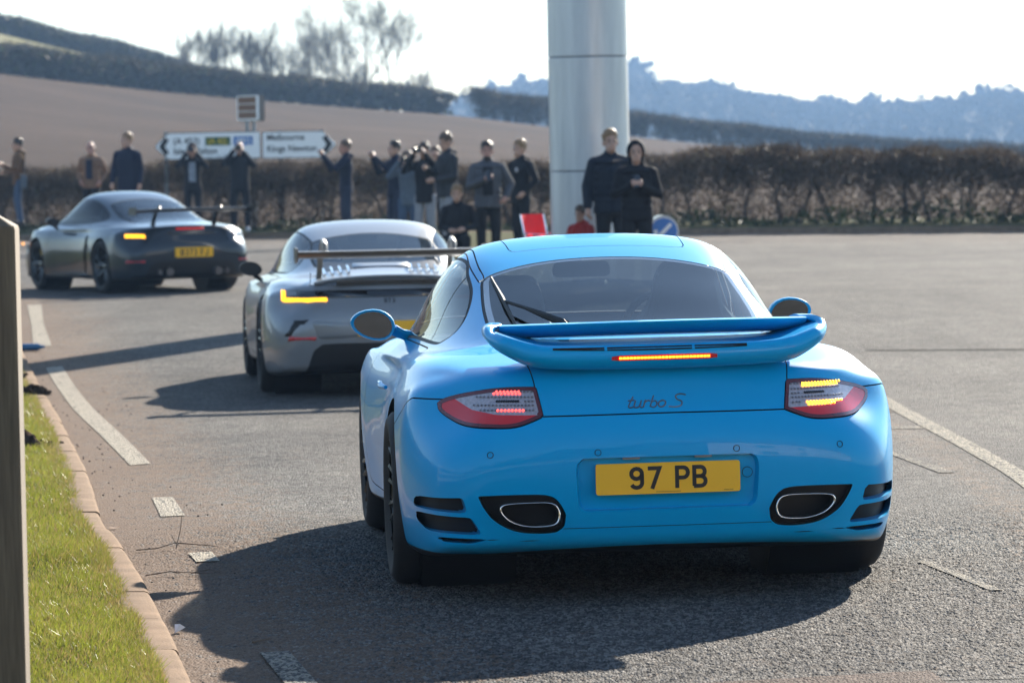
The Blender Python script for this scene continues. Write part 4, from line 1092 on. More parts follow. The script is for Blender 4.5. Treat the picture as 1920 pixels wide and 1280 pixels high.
    # ---- number plate
    pl = roundpoly([(-.26, .402), (.26, .402), (.26, .513), (-.26, .513)], .01, 3)
    mb = MB(); mb.prism([(x, z) for x, z in pl], -1.0605, -1.044); p = mb.build('number_plate', PLATEY, car, sharp=30)
    plate_text('97 PB', 0, .4595, .079, .050, .0145, .0125, -1.0615, 'plate_character', PLATEK, p)
    for xa, xb in ((-.045, .045), (.20, .235)): mb = MB(); mb.box((xa, -1.0612, .408), (xb, -1.0608, .4102)); mb.build('maker_line', M('faint print', (.25, .16, .03), .5), p)
    for xa in (-.16, .10): mb = MB(); mb.box((xa, -1.055, .527), (xa + .06, -1.035, .534)); mb.build('plate_lamp', M('lamp cover', (.2, .2, .2), .3), car)
    # ---- script badge on the lid
    h = .040; sl = .35
    def L(pts, k=5): return crom(pts, k)
    word = []
    x0 = -.135
    glyphs = [
        ([(0.0, .60), (.42, .66)], [(.30, .95), (.12, .30), (.10, .06), (.24, .0), (.44, .10)], .44),                      # t
        ([(.05, .60), (.0, .12), (.12, .0), (.32, .10), (.42, .60)], [(.42, .60), (.38, .12), (.50, .0), (.62, .10)], .60),          # u
        ([(.0, .0), (.06, .50), (.10, .62)], [(.06, .42), (.24, .60), (.40, .52)], .42),                                           # r
        ([(.14, 1.0), (.0, .06)], [(.0, .10), (.25, .0), (.42, .25), (.30, .55), (.06, .45)], .50),                       # b
        ([(.25, .58), (.04, .40), (.06, .08), (.26, .0), (.44, .18), (.44, .45), (.25, .58)], None, .62)]                            # o
    x = x0
    for a, b, adv in glyphs:
        for q in (a, b):
            if q: word.append([(x + px * h * 1.42 + sl * pz * h * .6, .708 + pz * h) for px, pz in L(q)])
        x += adv * h * 1.42
    x += .012
    S_ = [(.95, .98), (.55, 1.08), (.25, .92), (.38, .62), (.72, .42), (.70, .08), (.30, -.04), (-.15, .02)]
    word.append([(x + px * h * 1.3 + sl * pz * h * .6, .708 + pz * h) for px, pz in L(S_)])
    mb = MB()
    for w_ in word:
        mb.tube([Vector(ray_back(full, px, pz, off=.001)[0]) for px, pz in w_], .0026, 5)
    mb.build('script_badge', BADGE, car)
    # ---- wing: fixed lower housing with up-curled ends and a blade above it
    half = crom([(0, .890), (.2, .891), (.36, .894), (.455, .903), (.532, .930), (.585, .957), (.606, .982), (.590, .999), (.550, 1.002)], 5)
    path = np.vstack([np.c_[-half[::-1][:-1, 0], half[::-1][:-1, 1]], half]); m_ = len(path)
    al = np.abs(path[:, 0]); seq = np.abs(np.linspace(-1, 1, m_))
    hk = np.interp(seq, [0, .4, .55, .7, .82, .92, 1], [.045, .041, .032, .022, .015, .011, .008])
    yre = np.interp(seq, [0, .4, .6, .8, 1], [-1.045, -1.025, -.96, -.82, -.70]); yfe = np.interp(seq, [0, .5, .8, 1], [-.60, -.57, -.48, -.44])
    tg = np.gradient(path, axis=0); tg /= np.linalg.norm(tg, axis=1)[:, None]; nr = np.c_[-tg[:, 1], tg[:, 0]]
    V = []
    for i in range(m_):
        h_, a_, b_ = hk[i], yre[i], yfe[i]; L_ = b_ - a_
        pts = [(a_ + .004, -.35), (a_, .1), (a_ + .004, .72), (a_ + .018, 1.0), (a_ + .06, .98), (a_ + .35 * L_, 1.08), (a_ + .75 * L_, 1.25), (b_, .95), (b_ - .05 * L_, .3), (a_ + .6 * L_, -.85), (a_ + .28 * L_, -1.06), (a_ + .10 * L_, -1.0), (a_ + .03, -.80)]
        V += [(path[i, 0] + nr[i, 0] * q * h_, y, path[i, 1] + nr[i, 1] * q * h_) for y, q in pts]
    nS = len(pts)
    F = [(i * nS + k, (i + 1) * nS + k, (i + 1) * nS + (k + 1) % nS, i * nS + (k + 1) % nS) for i in range(m_ - 1) for k in range(nS)]
    F += [tuple(range(nS)), tuple(range((m_ - 1) * nS, m_ * nS))[::-1]]
    wing = mesh('rear_wing', V, F, BLUE, car, sharp=50)
    wb = BVHTree.FromPolygons([tuple(v) for v in V], [tuple(f) for f in F])
    V = []; F = []; nb = 41
    for xx in np.linspace(-.565, .565, nb):
        a = abs(xx) / .58; yt = -1.0 + .26 * a ** 2.2; 
        zt = 1.016 - .014 * a ** 2 
        V += [(xx, y, z) for y, z in [(yt, zt), (yt + .006, zt - .012), (yt + .10, zt - .046), (yt + .26, zt - .062), (yt + .34, zt - .05), (yt + .25, zt - .030), (yt + .12, zt - .008), (yt + .03, zt + .004)]]
    F = [(i * 8 + k, i * 8 + (k + 1) % 8, (i + 1) * 8 + (k + 1) % 8, (i + 1) * 8 + k) for i in range(nb - 1) for k in range(8)] + [tuple(range(8))[::-1], tuple(range((nb - 1) * 8, nb * 8))]
    mesh('wing_blade', V, [f[::-1] for f in F], BLUE, wing, sharp=50)
    # slots and brake light on the housing's trailing face
    def on_wing(x, z, off=.003): return Vector(ray_back(wb, x, z, off=off)[0])
    def strip(x0, x1, zf, hh, name, mat, parent, off=.003, k=10):
        V = []; 
        for x in np.linspace(x0, x1, k):
            V += [on_wing(x, zf(x) - hh(x) / 2, off), on_wing(x, zf(x) + hh(x) / 2, off)]
        return mesh(name, V, [(2 * i, 2 * i + 2, 2 * i + 3, 2 * i + 1) for i in range(k - 1)], mat, parent)
    for x0, x1 in ((-.40, -.215), (-.205, .10), (.11, .30)):
        strip(x0, x1, lambda x: .921 + .03 * x * x, lambda x: .013 * max(.25, 1 - abs(x - .0) ** 2 * 3.5), 'air_slot', GAP, wing, .0022)
    bl = strip(-.19, .19, lambda x: .889, lambda x: .018 if abs(x) < .18 else .012, 'brake_light', LENSR, wing, .0028, 14)
    V = []; F = []
    for i, x in enumerate(np.linspace(-.158, .158, 26)):
        b = len(V); V += [on_wing(x - .0052, .8855, .005), on_wing(x + .0052, .8855, .005), on_wing(x + .0052, .8935, .005), on_wing(x - .0052, .8935, .005)]; F.append((b, b + 1, b + 2, b + 3))
    mesh('lit_lamp_cell', V, F, LEDY if False else M('lit brake cells', (.8, .3, .02), .3, emit=(1, .20, .01), es=1.8), bl)
    # ---- wiper
    def on(x, y, off=.012):
        h_ = full.ray_cast(Vector((x, y, 2)), Vector((0, 0, -1))); return Vector(h_[0]) + Vector(h_[1]) * off
    mb = MB(); mb.tube([on(-.25, -.10, .02), on(-.31, -.02, .035), on(-.38, .14, .034), on(-.442, .28, .03)], [.016, .014, .007, .006], 7)
    mb.tube([on(-.25, -.13, .0), on(-.27, -.10, .03)], [.024, .018], 8)
    mb.tube([on(-.462, .68, .010), on(-.452, .45, .010), on(-.440, .18, .010), on(-.428, -.06, .010)], .006, 6)
    mb.tube([on(-.460, .64, .016), on(-.446, .34, .026), on(-.430, .0, .016)], [.004, .009, .004], 6)
    mb.build('rear_wiper', RUB, car)
    # ---- mirrors
    for sx in (-1, 1):
        cx, cz = sx * .885, .925; V = []; k = 20
        out = [(.098 * math.cos(a) * (1.0 if math.cos(a) * 1 > 0 else .95), .066 * math.sin(a) * (1 + .12 * math.cos(a) * -1)) for a in np.linspace(0, 2 * math.pi, k + 1)[:-1]]
        rings = [(.86, 1.615, .0), (.97, 1.612, 0), (1.0, 1.63, 0), (.95, 1.68, 0), (.72, 1.73, 0), (.3, 1.755, 0)]
        for sc, y, _ in rings: V += [(cx + sx * x * sc, y + .035 * (x) * 1, cz + z * sc + .10 * x) for x, z in out]
        F = [(i + k * j, (i + 1) % k + k * j, (i + 1) % k + k * (j + 1), i + k * (j + 1)) for j in range(len(rings) - 1) for i in range(k)] + [tuple(range(k))[::-1], tuple(range((len(rings) - 1) * k, len(rings) * k))]
        m = mesh('wing_mirror', V, F if sx > 0 else [f[::-1] for f in F], BLUE, car, sharp=50)
        gv = [(cx + sx * x * .84, 1.6145 + .035 * x, cz + z * .84 + .10 * x) for x, z in out]
        # glass turned a little towards the driver
        mesh('mirror_glass', [(x, y - .002, z) for x, y, z in gv], [tuple(range(k))], MIRROR, m, False)
        mb = MB(); mb.tube([(sx * .80, 1.655, .90), (sx * .765, 1.67, .882), (sx * .735, 1.68, .872)], [.030, .026, .030], 8, flat=.6); mb.build('mirror_arm', BLUE, m)
    cabin(car, S0, None)
    for sx in (-1, 1):
        make_wheel(car, sx * .79, 0, .333, .252, .30, sx, 10, twin=True)
        make_wheel(car, sx * .785, 2.35, .326, .250, .235, sx, 10, twin=True)
    mb = MB(); mb.box((-.55, -.90, .23), (.55, -.55, .30)); mb.tube([(-.5, -.80, .30), (.5, -.80, .30)], .10, 12); mb.build('exhaust_silencer', M('dirty steel', (.05, .045, .04), .5, .8), car)
    # tax disc size sticker on the windscreen
    return car
# ------------------------------------------------------------------ the silver and the grey coupe
SILVER = paint('silver paint', (.25, .265, .28), .38, .35, .6)
GREY = paint('dark grey paint', (.036, .044, .054), .30, .3, .7)
DARKGLASS = glass('smoked glass', (.30, .34, .38))
CARBON = M('dark bronze wing', (.17, .152, .125), .4, .3, coat=.3)
AMBER = M('lit amber bar', (.8, .4, .02), .3, emit=(1, .40, .008), es=.75)
REDLENS = M('red reflector', (.50, .015, .018), .2, coat=1)
YELLOWCAL = M('yellow caliper', (.55, .36, .02), .4)
def quickwindow(car, S, P2, cond, outline, seal, nm, mat):
    d = np.where(cond(S), sdf_poly(P2(S.V), outline), 1.); I, S = S.cut(d)
    w = seal * (np.clip(np.abs(I.N[:, 0]) * 1.15, .3, 1) if 'side' in nm else 1)
    G, B = I.cut(sdf_poly(P2(I.V), outline) + w); B.offset(-.002).build('window_seal', RUB, car); G.build(nm, mat, car); return S
def shell(car, S, holes, paintm, dlo, rw, gm, wsy=0):
    S = arches(S, holes); und, S = under_cut(S); und.build('underbody', TRIM, car)
    arch_parts(S, holes, paintm, car)
    for sx in (-1, 1): S = quickwindow(car, S, lambda V: V[:, [1, 2]], lambda q: (q.V[:, 0] * sx > .3) & (np.abs(q.N[:, 0]) > .25), dlo, .014, 'side_window', gm)
    S = quickwindow(car, S, lambda V: V[:, [0, 1]], lambda q: q.V[:, 2] > .88, rw, .02, 'rear_window', gm)
    ws = roundpoly([(-.555, 1.55), (-.25, 1.50), (0, 1.49), (.25, 1.50), (.555, 1.55), (.70, 1.98), (.4, 2.12), (0, 2.15), (-.4, 2.12), (-.70, 1.98)], .06); ws[:, 1] += wsy
    return quickwindow(car, S, lambda V: V[:, [0, 1]], lambda q: (q.V[:, 2] > .85) & (q.N[:, 2] > .2), ws, .02, 'windscreen', gm)
def drape(bvh, poly, name, mat, parent, off=.006, k=None):
    """thin patch lying on the tail, outline (x,z)"""
    P = np.asarray(poly, float); n = len(P); c = P.mean(0); V = []; F = []
    rings = 4
    for r in range(rings + 1):
        t = 1 - r / rings * .98
        for x, z in P: V.append(ray_back(bvh, c[0] + (x - c[0]) * t, c[1] + (z - c[1]) * t, off=off if r else .0005)[0] if r != 1 else ray_back(bvh, c[0] + (x - c[0]) * .97, c[1] + (z - c[1]) * .97, off=off)[0])
    F = [(r * n + i, r * n + (i + 1) % n, (r + 1) * n + (i + 1) % n, (r + 1) * n + i) for r in range(rings) for i in range(n)] + [tuple(range(rings * n, (rings + 1) * n))]
    o = mesh(name, V, F, mat, parent); return o
def blade(car, half, yc, z, chord, thick, mat, name='rear_wing', sweep=.0, drop=0.):
    V = []; xs_ = np.linspace(-half, half, 21)
    sec = [(-.5, .3), (-.48, .0), (-.2, -.5), (.25, -.5), (.5, 0), (.25, .35), (-.1, .5), (-.4, .5)]
    for x in xs_:
        a = abs(x) / half; V += [(x, yc + q * chord + sweep * a * a, z + w * thick - q * chord * .10 - drop * a * a) for q, w in sec]
    F = [(i * 8 + k, (i + 1) * 8 + k, (i + 1) * 8 + (k + 1) % 8, i * 8 + (k + 1) % 8) for i in range(20) for k in range(8)] + [tuple(range(8)), tuple(range(160, 168))[::-1]]
    return mesh(name, V, F, mat, car, sharp=50)
def simple_mirror(car, sx, x, y, z, bodym, armm):
    k = 18; out = [(.092 * math.cos(a), .062 * math.sin(a) * (1 if math.sin(a) > 0 else .9)) for a in np.linspace(0, 2 * math.pi, k + 1)[:-1]]
    V = []
    for sc, yy in ((.86, 0), (1, .0), (1, .03), (.9, .08), (.5, .12), (.2, .13)): V += [(x + sx * a * sc, y + yy, z + b * sc + .10 * a) for a, b in out]
    F = [(i + k * j, (i + 1) % k + k * j, (i + 1) % k + k * (j + 1), i + k * (j + 1)) for j in range(5) for i in range(k)] + [tuple(range(k))[::-1], tuple(range(5 * k, 6 * k))]
    m = mesh('wing_mirror', V, F if sx > 0 else [f[::-1] for f in F], bodym, car, sharp=50)
    mesh('mirror_glass', [(x + sx * a * .84, y - .002, z + b * .84 + .10 * a) for a, b in out], [tuple(range(k))], M('dark mirror glass', (.012, .012, .014), .35), m, False)
    mb = MB(); mb.tube([(x - sx * .03, y + .05, z - .05), (x - sx * .10, y + .06, z - .10), (x - sx * .13, y + .06, z - .12)], [.02, .018, .02], 6); mb.build('mirror_arm', armm, m)

def build_silver():
    car = empty('sports_car', (-1.01, 31.215, gz(-1.01, 31.215)), .115, 'silver coupe with swan-neck rear wing and a lit amber light strip, second in line', 'car')
    S = car_surface(*nine_eleven(.012)); full = BVHTree.FromPolygons(S.V.tolist(), S.T.tolist())
    holes = [(0, .365, .395), (2.45, .348, .375)]; S.V[:, 1] = np.where(S.V[:, 1] > 0, S.V[:, 1] * (1 + .1 / 2.35 * np.clip(S.V[:, 1] / 2.35, 0, 1)), S.V[:, 1])
    dlo = crom([(1.97, .872), (1.75, 1.02), (1.53, 1.165), (1.32, 1.205), (1.05, 1.195), (.78, 1.150), (.54, 1.085), (.36, 1.00), (.30, .945), (.36, .905), (.6, .892), (1.2, .882)], 6, True)
    rw = roundpoly([(-.49, .70), (0, .80), (.49, .70), (.52, .35), (.50, -.02), (0, -.06), (-.50, -.02), (-.52, .35)], [.05, .2, .05, .3, .08, .1, .08, .3])
    S = shell(car, S, holes, SILVER, dlo, rw, DARKGLASS, .05)
    # black lower diffuser, cut from the tail
    zd = lambda V: np.interp(np.abs(V[:, 0]), [0, .40, .52, .585, .64, .93], [.41, .41, .405, .36, .20, .17])
    D, S = S.cut(np.where(S.V[:, 1] < -.33, S.V[:, 2] - zd(S.V), 1.)); D.build('diffuser', M('matt black plastic', (.010, .010, .011), .55), car)
    gaps = []
    lidp = np.array([(-.60, .835), (.60, .835), (.50, .97), (.46, 1.0), (-.46, 1.0), (-.50, .97)])
    P_, S, g = panel(S, lambda q: np.where(q.V[:, 1] < 1, np.maximum(sdf_poly(q.V[:, [0, 2]], lidp), q.V[:, 1] + .10), 1.)); P_.build('engine_lid', SILVER, car); gaps.append(g)
    door = crom([(1.96, .862), (1.97, .70), (1.94, .35), (1.84, .235), (.80, .235), (.62, .30), (.52, .45), (.47, .62), (.48, .80), (.56, .872)], 5)
    for sx in (-1, 1):
        P_, S, g = panel(S, lambda q: np.where(q.V[:, 0] * sx > .5, sdf_poly(q.V[:, [1, 2]], door), 1.)); gaps.append(g); P_.build('door', SILVER, car)
    S.build('body', SILVER, car)
    G = gaps[0]
    for g in gaps[1:]: G = G.join(g)
    G.build('shut_line', GAP, car)
    # light strip across the tail, amber hook at each end
    BK = M('gloss black strip', (.008, .008, .010), .12, coat=1)
    for x0, x1 in ((-.80, -.30), (-.30, .30), (.30, .80)):
        drape(full, np.r_[[(x, .745) for x in np.linspace(x0, x1, 12)], [(x, .803) for x in np.linspace(x1, x0, 12)]], 'light_strip', BK, car, .004)
    for sx in (-1, 1):
        lm = AMBER if sx < 0 else M('unlit red bar', (.25, .01, .012), .2)
        tl = drape(full, [(sx * .785, .716), (sx * .62, .716), (sx * .475, .722), (sx * .475, .745), (sx * .62, .741), (sx * .785, .743)], 'tail_light', lm, car, .010)
        drape(full, [(sx * .795, .722), (sx * .768, .722), (sx * .768, .795), (sx * .792, .795)], 'lamp_hook', lm, tl, .012)
        drape(full, [(sx * .775, .43), (sx * .57, .436), (sx * .565, .462), (sx * .765, .468)], 'reflector', REDLENS, car, .006)
        drape(full, [(sx * .725, .585), (sx * .615, .59), (sx * .655, .555), (sx * .735, .552)], 'bumper_vent', TRIM, car, .004); drape(full, [(sx * .735, .560), (sx * .675, .560), (sx * .755, .465), (sx * .80, .465)], 'bumper_vent', TRIM, car, .004)
    drape(full, roundpoly([(-.55, .445), (.55, .445), (.60, .575), (-.60, .575)], .03), 'bumper_insert', SILVER, car, .010)
    mb = MB(); mb.prism([(x, z) for x, z in roundpoly([(-.26, .462), (.26, .462), (.26, .572), (-.26, .572)], .01, 2)], -1.085, -1.05); p = mb.build('number_plate', PLATEY, car)
    # vents of the lid: row of bright fins, dark slot below
    def deck(x, y, off): h_ = full.ray_cast(Vector((x, y, 2)), Vector((0, 0, -1))); return Vector(h_[0]) + Vector(h_[1]) * off
    drape(full, roundpoly([(-.44, .925), (.44, .925), (.44, .985), (-.44, .985)], .02), 'lid_grille', TRIM, car, .003)
    for x in list(np.arange(-.45, -.22, .062)) + list(np.arange(.22, .46, .062)):
        mb = MB(); a = deck(x, -.42, .01); b = deck(x, -.16, .02); mb.tube([a, (a + b) / 2 + Vector((0, 0, .012)), b], .010, 6); mb.build('grille_fin', CHROME, car)
    drape(full, roundpoly([(-.22, .945), (.22, .945), (.22, .972), (-.22, .972)], .01), 'lid_insert', SILVER, car, .008)
    mb = MB(); mb.box((-.40, -.945, .838), (.40, -.90, .872)); mb.build('lid_slot', TRIM, car)
    mb = MB(); mb.tube([deck(x, -.84 + .05 * x * x, .012) for x in np.linspace(-.56, .56, 15)], .022, 8, flat=.6); mb.build('lid_spoiler', SILVER, car)
    w = blade(car, .70, -1.02, 1.068, .28, .046, CARBON, sweep=.05)
    for sx in (-1, 1):
        mb = MB(); mb.prism(roundpoly([(-1.20, 1.125), (-.86, 1.125), (-.86, 1.03), (-1.0, 1.005), (-1.17, 1.035)], .02, 2), .698, .711, Matrix(((0, sx, 0, 0), (1, 0, 0, 0), (0, 0, 1, 0), (0, 0, 0, 1)))); mb.build('wing_end_plate', CARBON, w)
        mb = MB(); mb.tube([deck(sx * .50, -.45, -.01), (sx * .49, -.56, 1.06), (sx * .485, -.68, 1.12), (sx * .483, -.84, 1.165), (sx * .483, -.95, 1.14), (sx * .483, -.97, 1.08)], [.026, .026, .028, .030, .028, .022], 8, flat=.6); mb.build('wing_stay', CARBON, w)
    letters = stroke([[(x + .030 * px, .705 + .030 * pz) for px, pz in P] for ch, x in (('G', -.05), ('T', -.02), ('3', .01)) for P in GLYPH[ch]], .0065)
    mesh('model_lettering', [ray_back(full, x, z, off=.003)[0] for x, z in letters[0]], letters[1], PLATEK, car, False)
    for sx in (-1, 1): simple_mirror(car, sx, sx * .905, 1.68, .905, TRIM, TRIM)
    mb = MB()
    for sx in (-1, 1): mb.tube([(sx * .10, -1.06, .30), (sx * .10, -.8, .30)], .05, 14)
    mb.build('exhaust_tip', CHROME, car)
    cabin(car, S, None)
    for sx in (-1, 1):
        make_wheel(car, sx * .79, 0, .361, .275, .31, sx, 10); make_wheel(car, sx * .80, 2.45, .343, .262, .255, sx, 10)
    return car

def build_grey():
    car = empty('sports_car', (-4.465, 52.525, gz(-4.465, 52.525)), .457, 'dark grey coupe with black wheels and high rear wing, turning by the far signs', 'car')
    top, side, rear, front = nine_eleven(-.012)
    S = car_surface(top, side, rear, front)
    # mid-engined proportions: shorter tail, longer wheelbase, later glass
    y = S.V[:, 1].copy(); S.V[:, 1] = np.where(y < 0, y * .92, np.where(y < 2.35, y * 2.484 / 2.35, y - 2.35 + 2.484))
    S.V[:, 2] = np.where((S.V[:, 2] > .80) & (y < .6), S.V[:, 2] - .022 * sm((S.V[:, 2] - .80) / .1) * sm((.6 - y) / .5), S.V[:, 2])
    full = BVHTree.FromPolygons(S.V.tolist(), S.T.tolist())
    holes = [(0, .342, .368), (2.484, .335, .36)]
    dlo = crom([(2.03, .868), (1.82, 1.01), (1.58, 1.15), (1.38, 1.195), (1.10, 1.18), (.82, 1.12), (.60, 1.05), (.42, .975), (.44, .92), (.62, .89), (1.2, .876)], 6, True)
    rw = roundpoly([(-.49, .72), (0, .82), (.49, .72), (.54, .30), (.50, -.30), (0, -.36), (-.50, -.30), (-.54, .30)], [.05, .2, .05, .3, .10, .1, .10, .3])
    S = shell(car, S, holes, GREY, dlo, rw, DARKGLASS, .11)
    zd = lambda V: np.interp(np.abs(V[:, 0]), [0, .48, .56, .66, .93], [.40, .40, .36, .18, .1])
    D, S = S.cut(np.where(S.V[:, 1] < -.34, S.V[:, 2] - zd(S.V), 1.)); D.build('diffuser', M('matt black plastic', (.010, .010, .011), .55), car)
    gaps = []
    door = crom([(2.02, .86), (2.03, .70), (2.0, .35), (1.90, .235), (.98, .235), (.80, .30), (.72, .45), (.68, .62), (.70, .80), (.78, .87)], 5)
    for sx in (-1, 1):
        P_, S, g = panel(S, lambda q: np.where(q.V[:, 0] * sx > .5, sdf_poly(q.V[:, [1, 2]], door), 1.)); gaps.append(g); P_.build('door', GREY, car)
        I, S = S.cut(np.where(S.V[:, 0] * sx > .5, sdf_poly(S.V[:, [1, 2]], crom([(.62, .72), (.50, .70), (.55, .45), (.66, .25), (.73, .22), (.665, .45), (.63, .6)], 4, True)), 1.))
        I.shift((-sx * .05, 0, 0)).build('side_intake', TRIM, car)
    S.build('body', GREY, car)
    G = gaps[0].join(gaps[1]); G.build('shut_line', GAP, car)
    BK = MATS['gloss black strip']
    drape(full, np.r_[[(x, .735) for x in np.linspace(-.60, .60, 20)], [(x, .775) for x in np.linspace(.60, -.60, 20)]], 'light_strip', BK, car, .004)
    for sx in (-1, 1):
        tl = drape(full, roundpoly([(sx * .60, .690), (sx * .74, .690), (sx * .80, .71), (sx * .80, .765), (sx * .72, .785), (sx * .60, .775)], .015, 2), 'tail_light', M('smoked lamp lens', (.06, .012, .012), .1, coat=1), car, .006)
        drape(full, [(sx * .60, .700), (sx * .795, .708), (sx * .79, .750), (sx * .60, .742)], 'lit_lamp_cell', AMBER if sx < 0 else M('grey lamp cell', (.3, .25, .24), .15, .4, coat=1), tl, .012)
        drape(full, [(sx * .84, .385), (sx * .64, .392), (sx * .64, .42), (sx * .83, .425)], 'reflector', REDLENS, car, .006)
    drape(full, np.r_[[(x, .800) for x in np.linspace(-.19, .19, 8)], [(x, .822) for x in np.linspace(.19, -.19, 8)]], 'brake_light', M('lit brake strip', (.6, .02, .02), .3, emit=(1, .03, .02), es=.06), car, .006)
    yb = -.99
    mb = MB(); mb.prism([(x, z) for x, z in roundpoly([(-.255, .452), (.255, .452), (.255, .575), (-.255, .575)], .01, 2)], yb - .02, yb + .03); p = mb.build('number_plate', PLATEY, car)
    plate_text('B373 FJ', 0, .513, .085, .048, .014, .011, yb - .0215, 'plate_character', PLATEK, p)
    mb = MB()
    for sx in (-1, 1):
        mb.tube([(sx * .33, -1.0, .27), (sx * .33, -.7, .27)], .052, 14); mb.tube([(sx * .46, -.98, .27), (sx * .46, -.7, .27)], .03, 10)
    mb.build('exhaust_tip', M('dark steel', (.12, .12, .13), .3, 1), car)
    w = blade(car, .78, -.92, 1.052, .24, .035, TRIM, sweep=.05, drop=.01)
    for sx in (-1, 1):
        mb = MB(); mb.prism(roundpoly([(-1.04, 1.10), (-.76, 1.09), (-.76, 1.0), (-1.02, .99)], .02, 2), .778, .79, Matrix(((0, sx, 0, 0), (1, 0, 0, 0), (0, 0, 1, 0), (0, 0, 0, 1)))); mb.build('wing_end_plate', TRIM, w)
        mb = MB(); mb.tube([(sx * .42, -.62, .82), (sx * .42, -.70, .95), (sx * .42, -.80, 1.06), (sx * .42, -.90, 1.085), (sx * .42, -.93, 1.06)], [.03, .026, .024, .026, .02], 8, flat=.6); mb.build('wing_stay', TRIM, w)
        simple_mirror(car, sx, sx * .895, 1.76, .895, TRIM, TRIM)
        mb = MB(); mb.ell((sx * .87, 3.05, .60), (.012, .05, .018)); mb.build('side_marker', M('amber marker', (.8, .3, .02), .3, emit=(1, .35, .02), es=.4), car)
        mb = MB(); mb.tube([(sx * .875, .75, .205), (sx * .89, 1.3, .20), (sx * .89, 2.05, .205)], [.02, .028, .02], 8, flat=.5); mb.build('side_skirt', GREY, car)
    cabin(car, S, None)
    for sx in (-1, 1):
        make_wheel(car, sx * .765, 0, .338, .262, .29, sx, 5, twin=True); make_wheel(car, sx * .765, 2.484, .332, .258, .245, sx, 5, twin=True, caliper=YELLOWCAL)
    return car
# ------------------------------------------------------------------ people
def remeshed(name, mb, vox, mat, parent, smooth_it=4, midx_fn=None):
    me = bpy.data.meshes.new(name); me.from_pydata([tuple(v) for v in mb.V], [], mb.F)
    o = bpy.data.objects.new(name, me); COL.objects.link(o)
    m = o.modifiers.new('r', 'REMESH'); m.mode = 'VOXEL'; m.voxel_size = vox
    if smooth_it: s = o.modifiers.new('s', 'SMOOTH'); s.iterations = smooth_it; s.factor = .5
    dg = bpy.context.evaluated_depsgraph_get(); nm = bpy.data.meshes.new_from_object(o.evaluated_get(dg))
    bpy.data.objects.remove(o); bpy.data.meshes.remove(me)
    nm.name = name; nm.polygons.foreach_set('use_smooth', [True] * len(nm.polygons))
    r = link(name, nm, parent, mat)
    return r
def limb(mb, pts, rad, n=10):
    """tapered limb with rounded ends"""
    pts = [Vector(p) for p in pts]; d0 = (pts[0] - pts[1]).normalized(); d1 = (pts[-1] - pts[-2]).normalized()
    P = [pts[0] + d0 * rad[0] * .7] + pts + [pts[-1] + d1 * rad[-1] * .7]; mb.tube(P, [rad[0] * .55] + list(rad) + [rad[-1] * .55], n)
ARMS = {'down': ((.255, .03, 1.13), (.265, -.07, .90)), 'phone': ((.27, -.06, 1.13), (.06, -.30, 1.24)), 'face': ((.30, -.16, 1.30), (.085, -.21, 1.575)),
        'up': ((.22, -.22, 1.22), (.05, -.42, 1.50)), 'pocket': ((.30, .07, 1.14), (.22, -.09, .97)), 'low': ((.27, -.02, 1.12), (.12, -.26, 1.08))}
SKIN = M('skin', (.46, .27, .19), .5, noise=.12, nscale=25)
SKIN2 = M('reddened skin', (.42, .215, .155), .5, noise=.12, nscale=25)
EYE = M('dark eye', (.02, .015, .012), .3)
def cloth(name, c, n=.25): return M('cloth ' + name, c, .85, spec=.2, noise=n, nscale=14, bump=.15, bscale=40)
PEOPLE = []
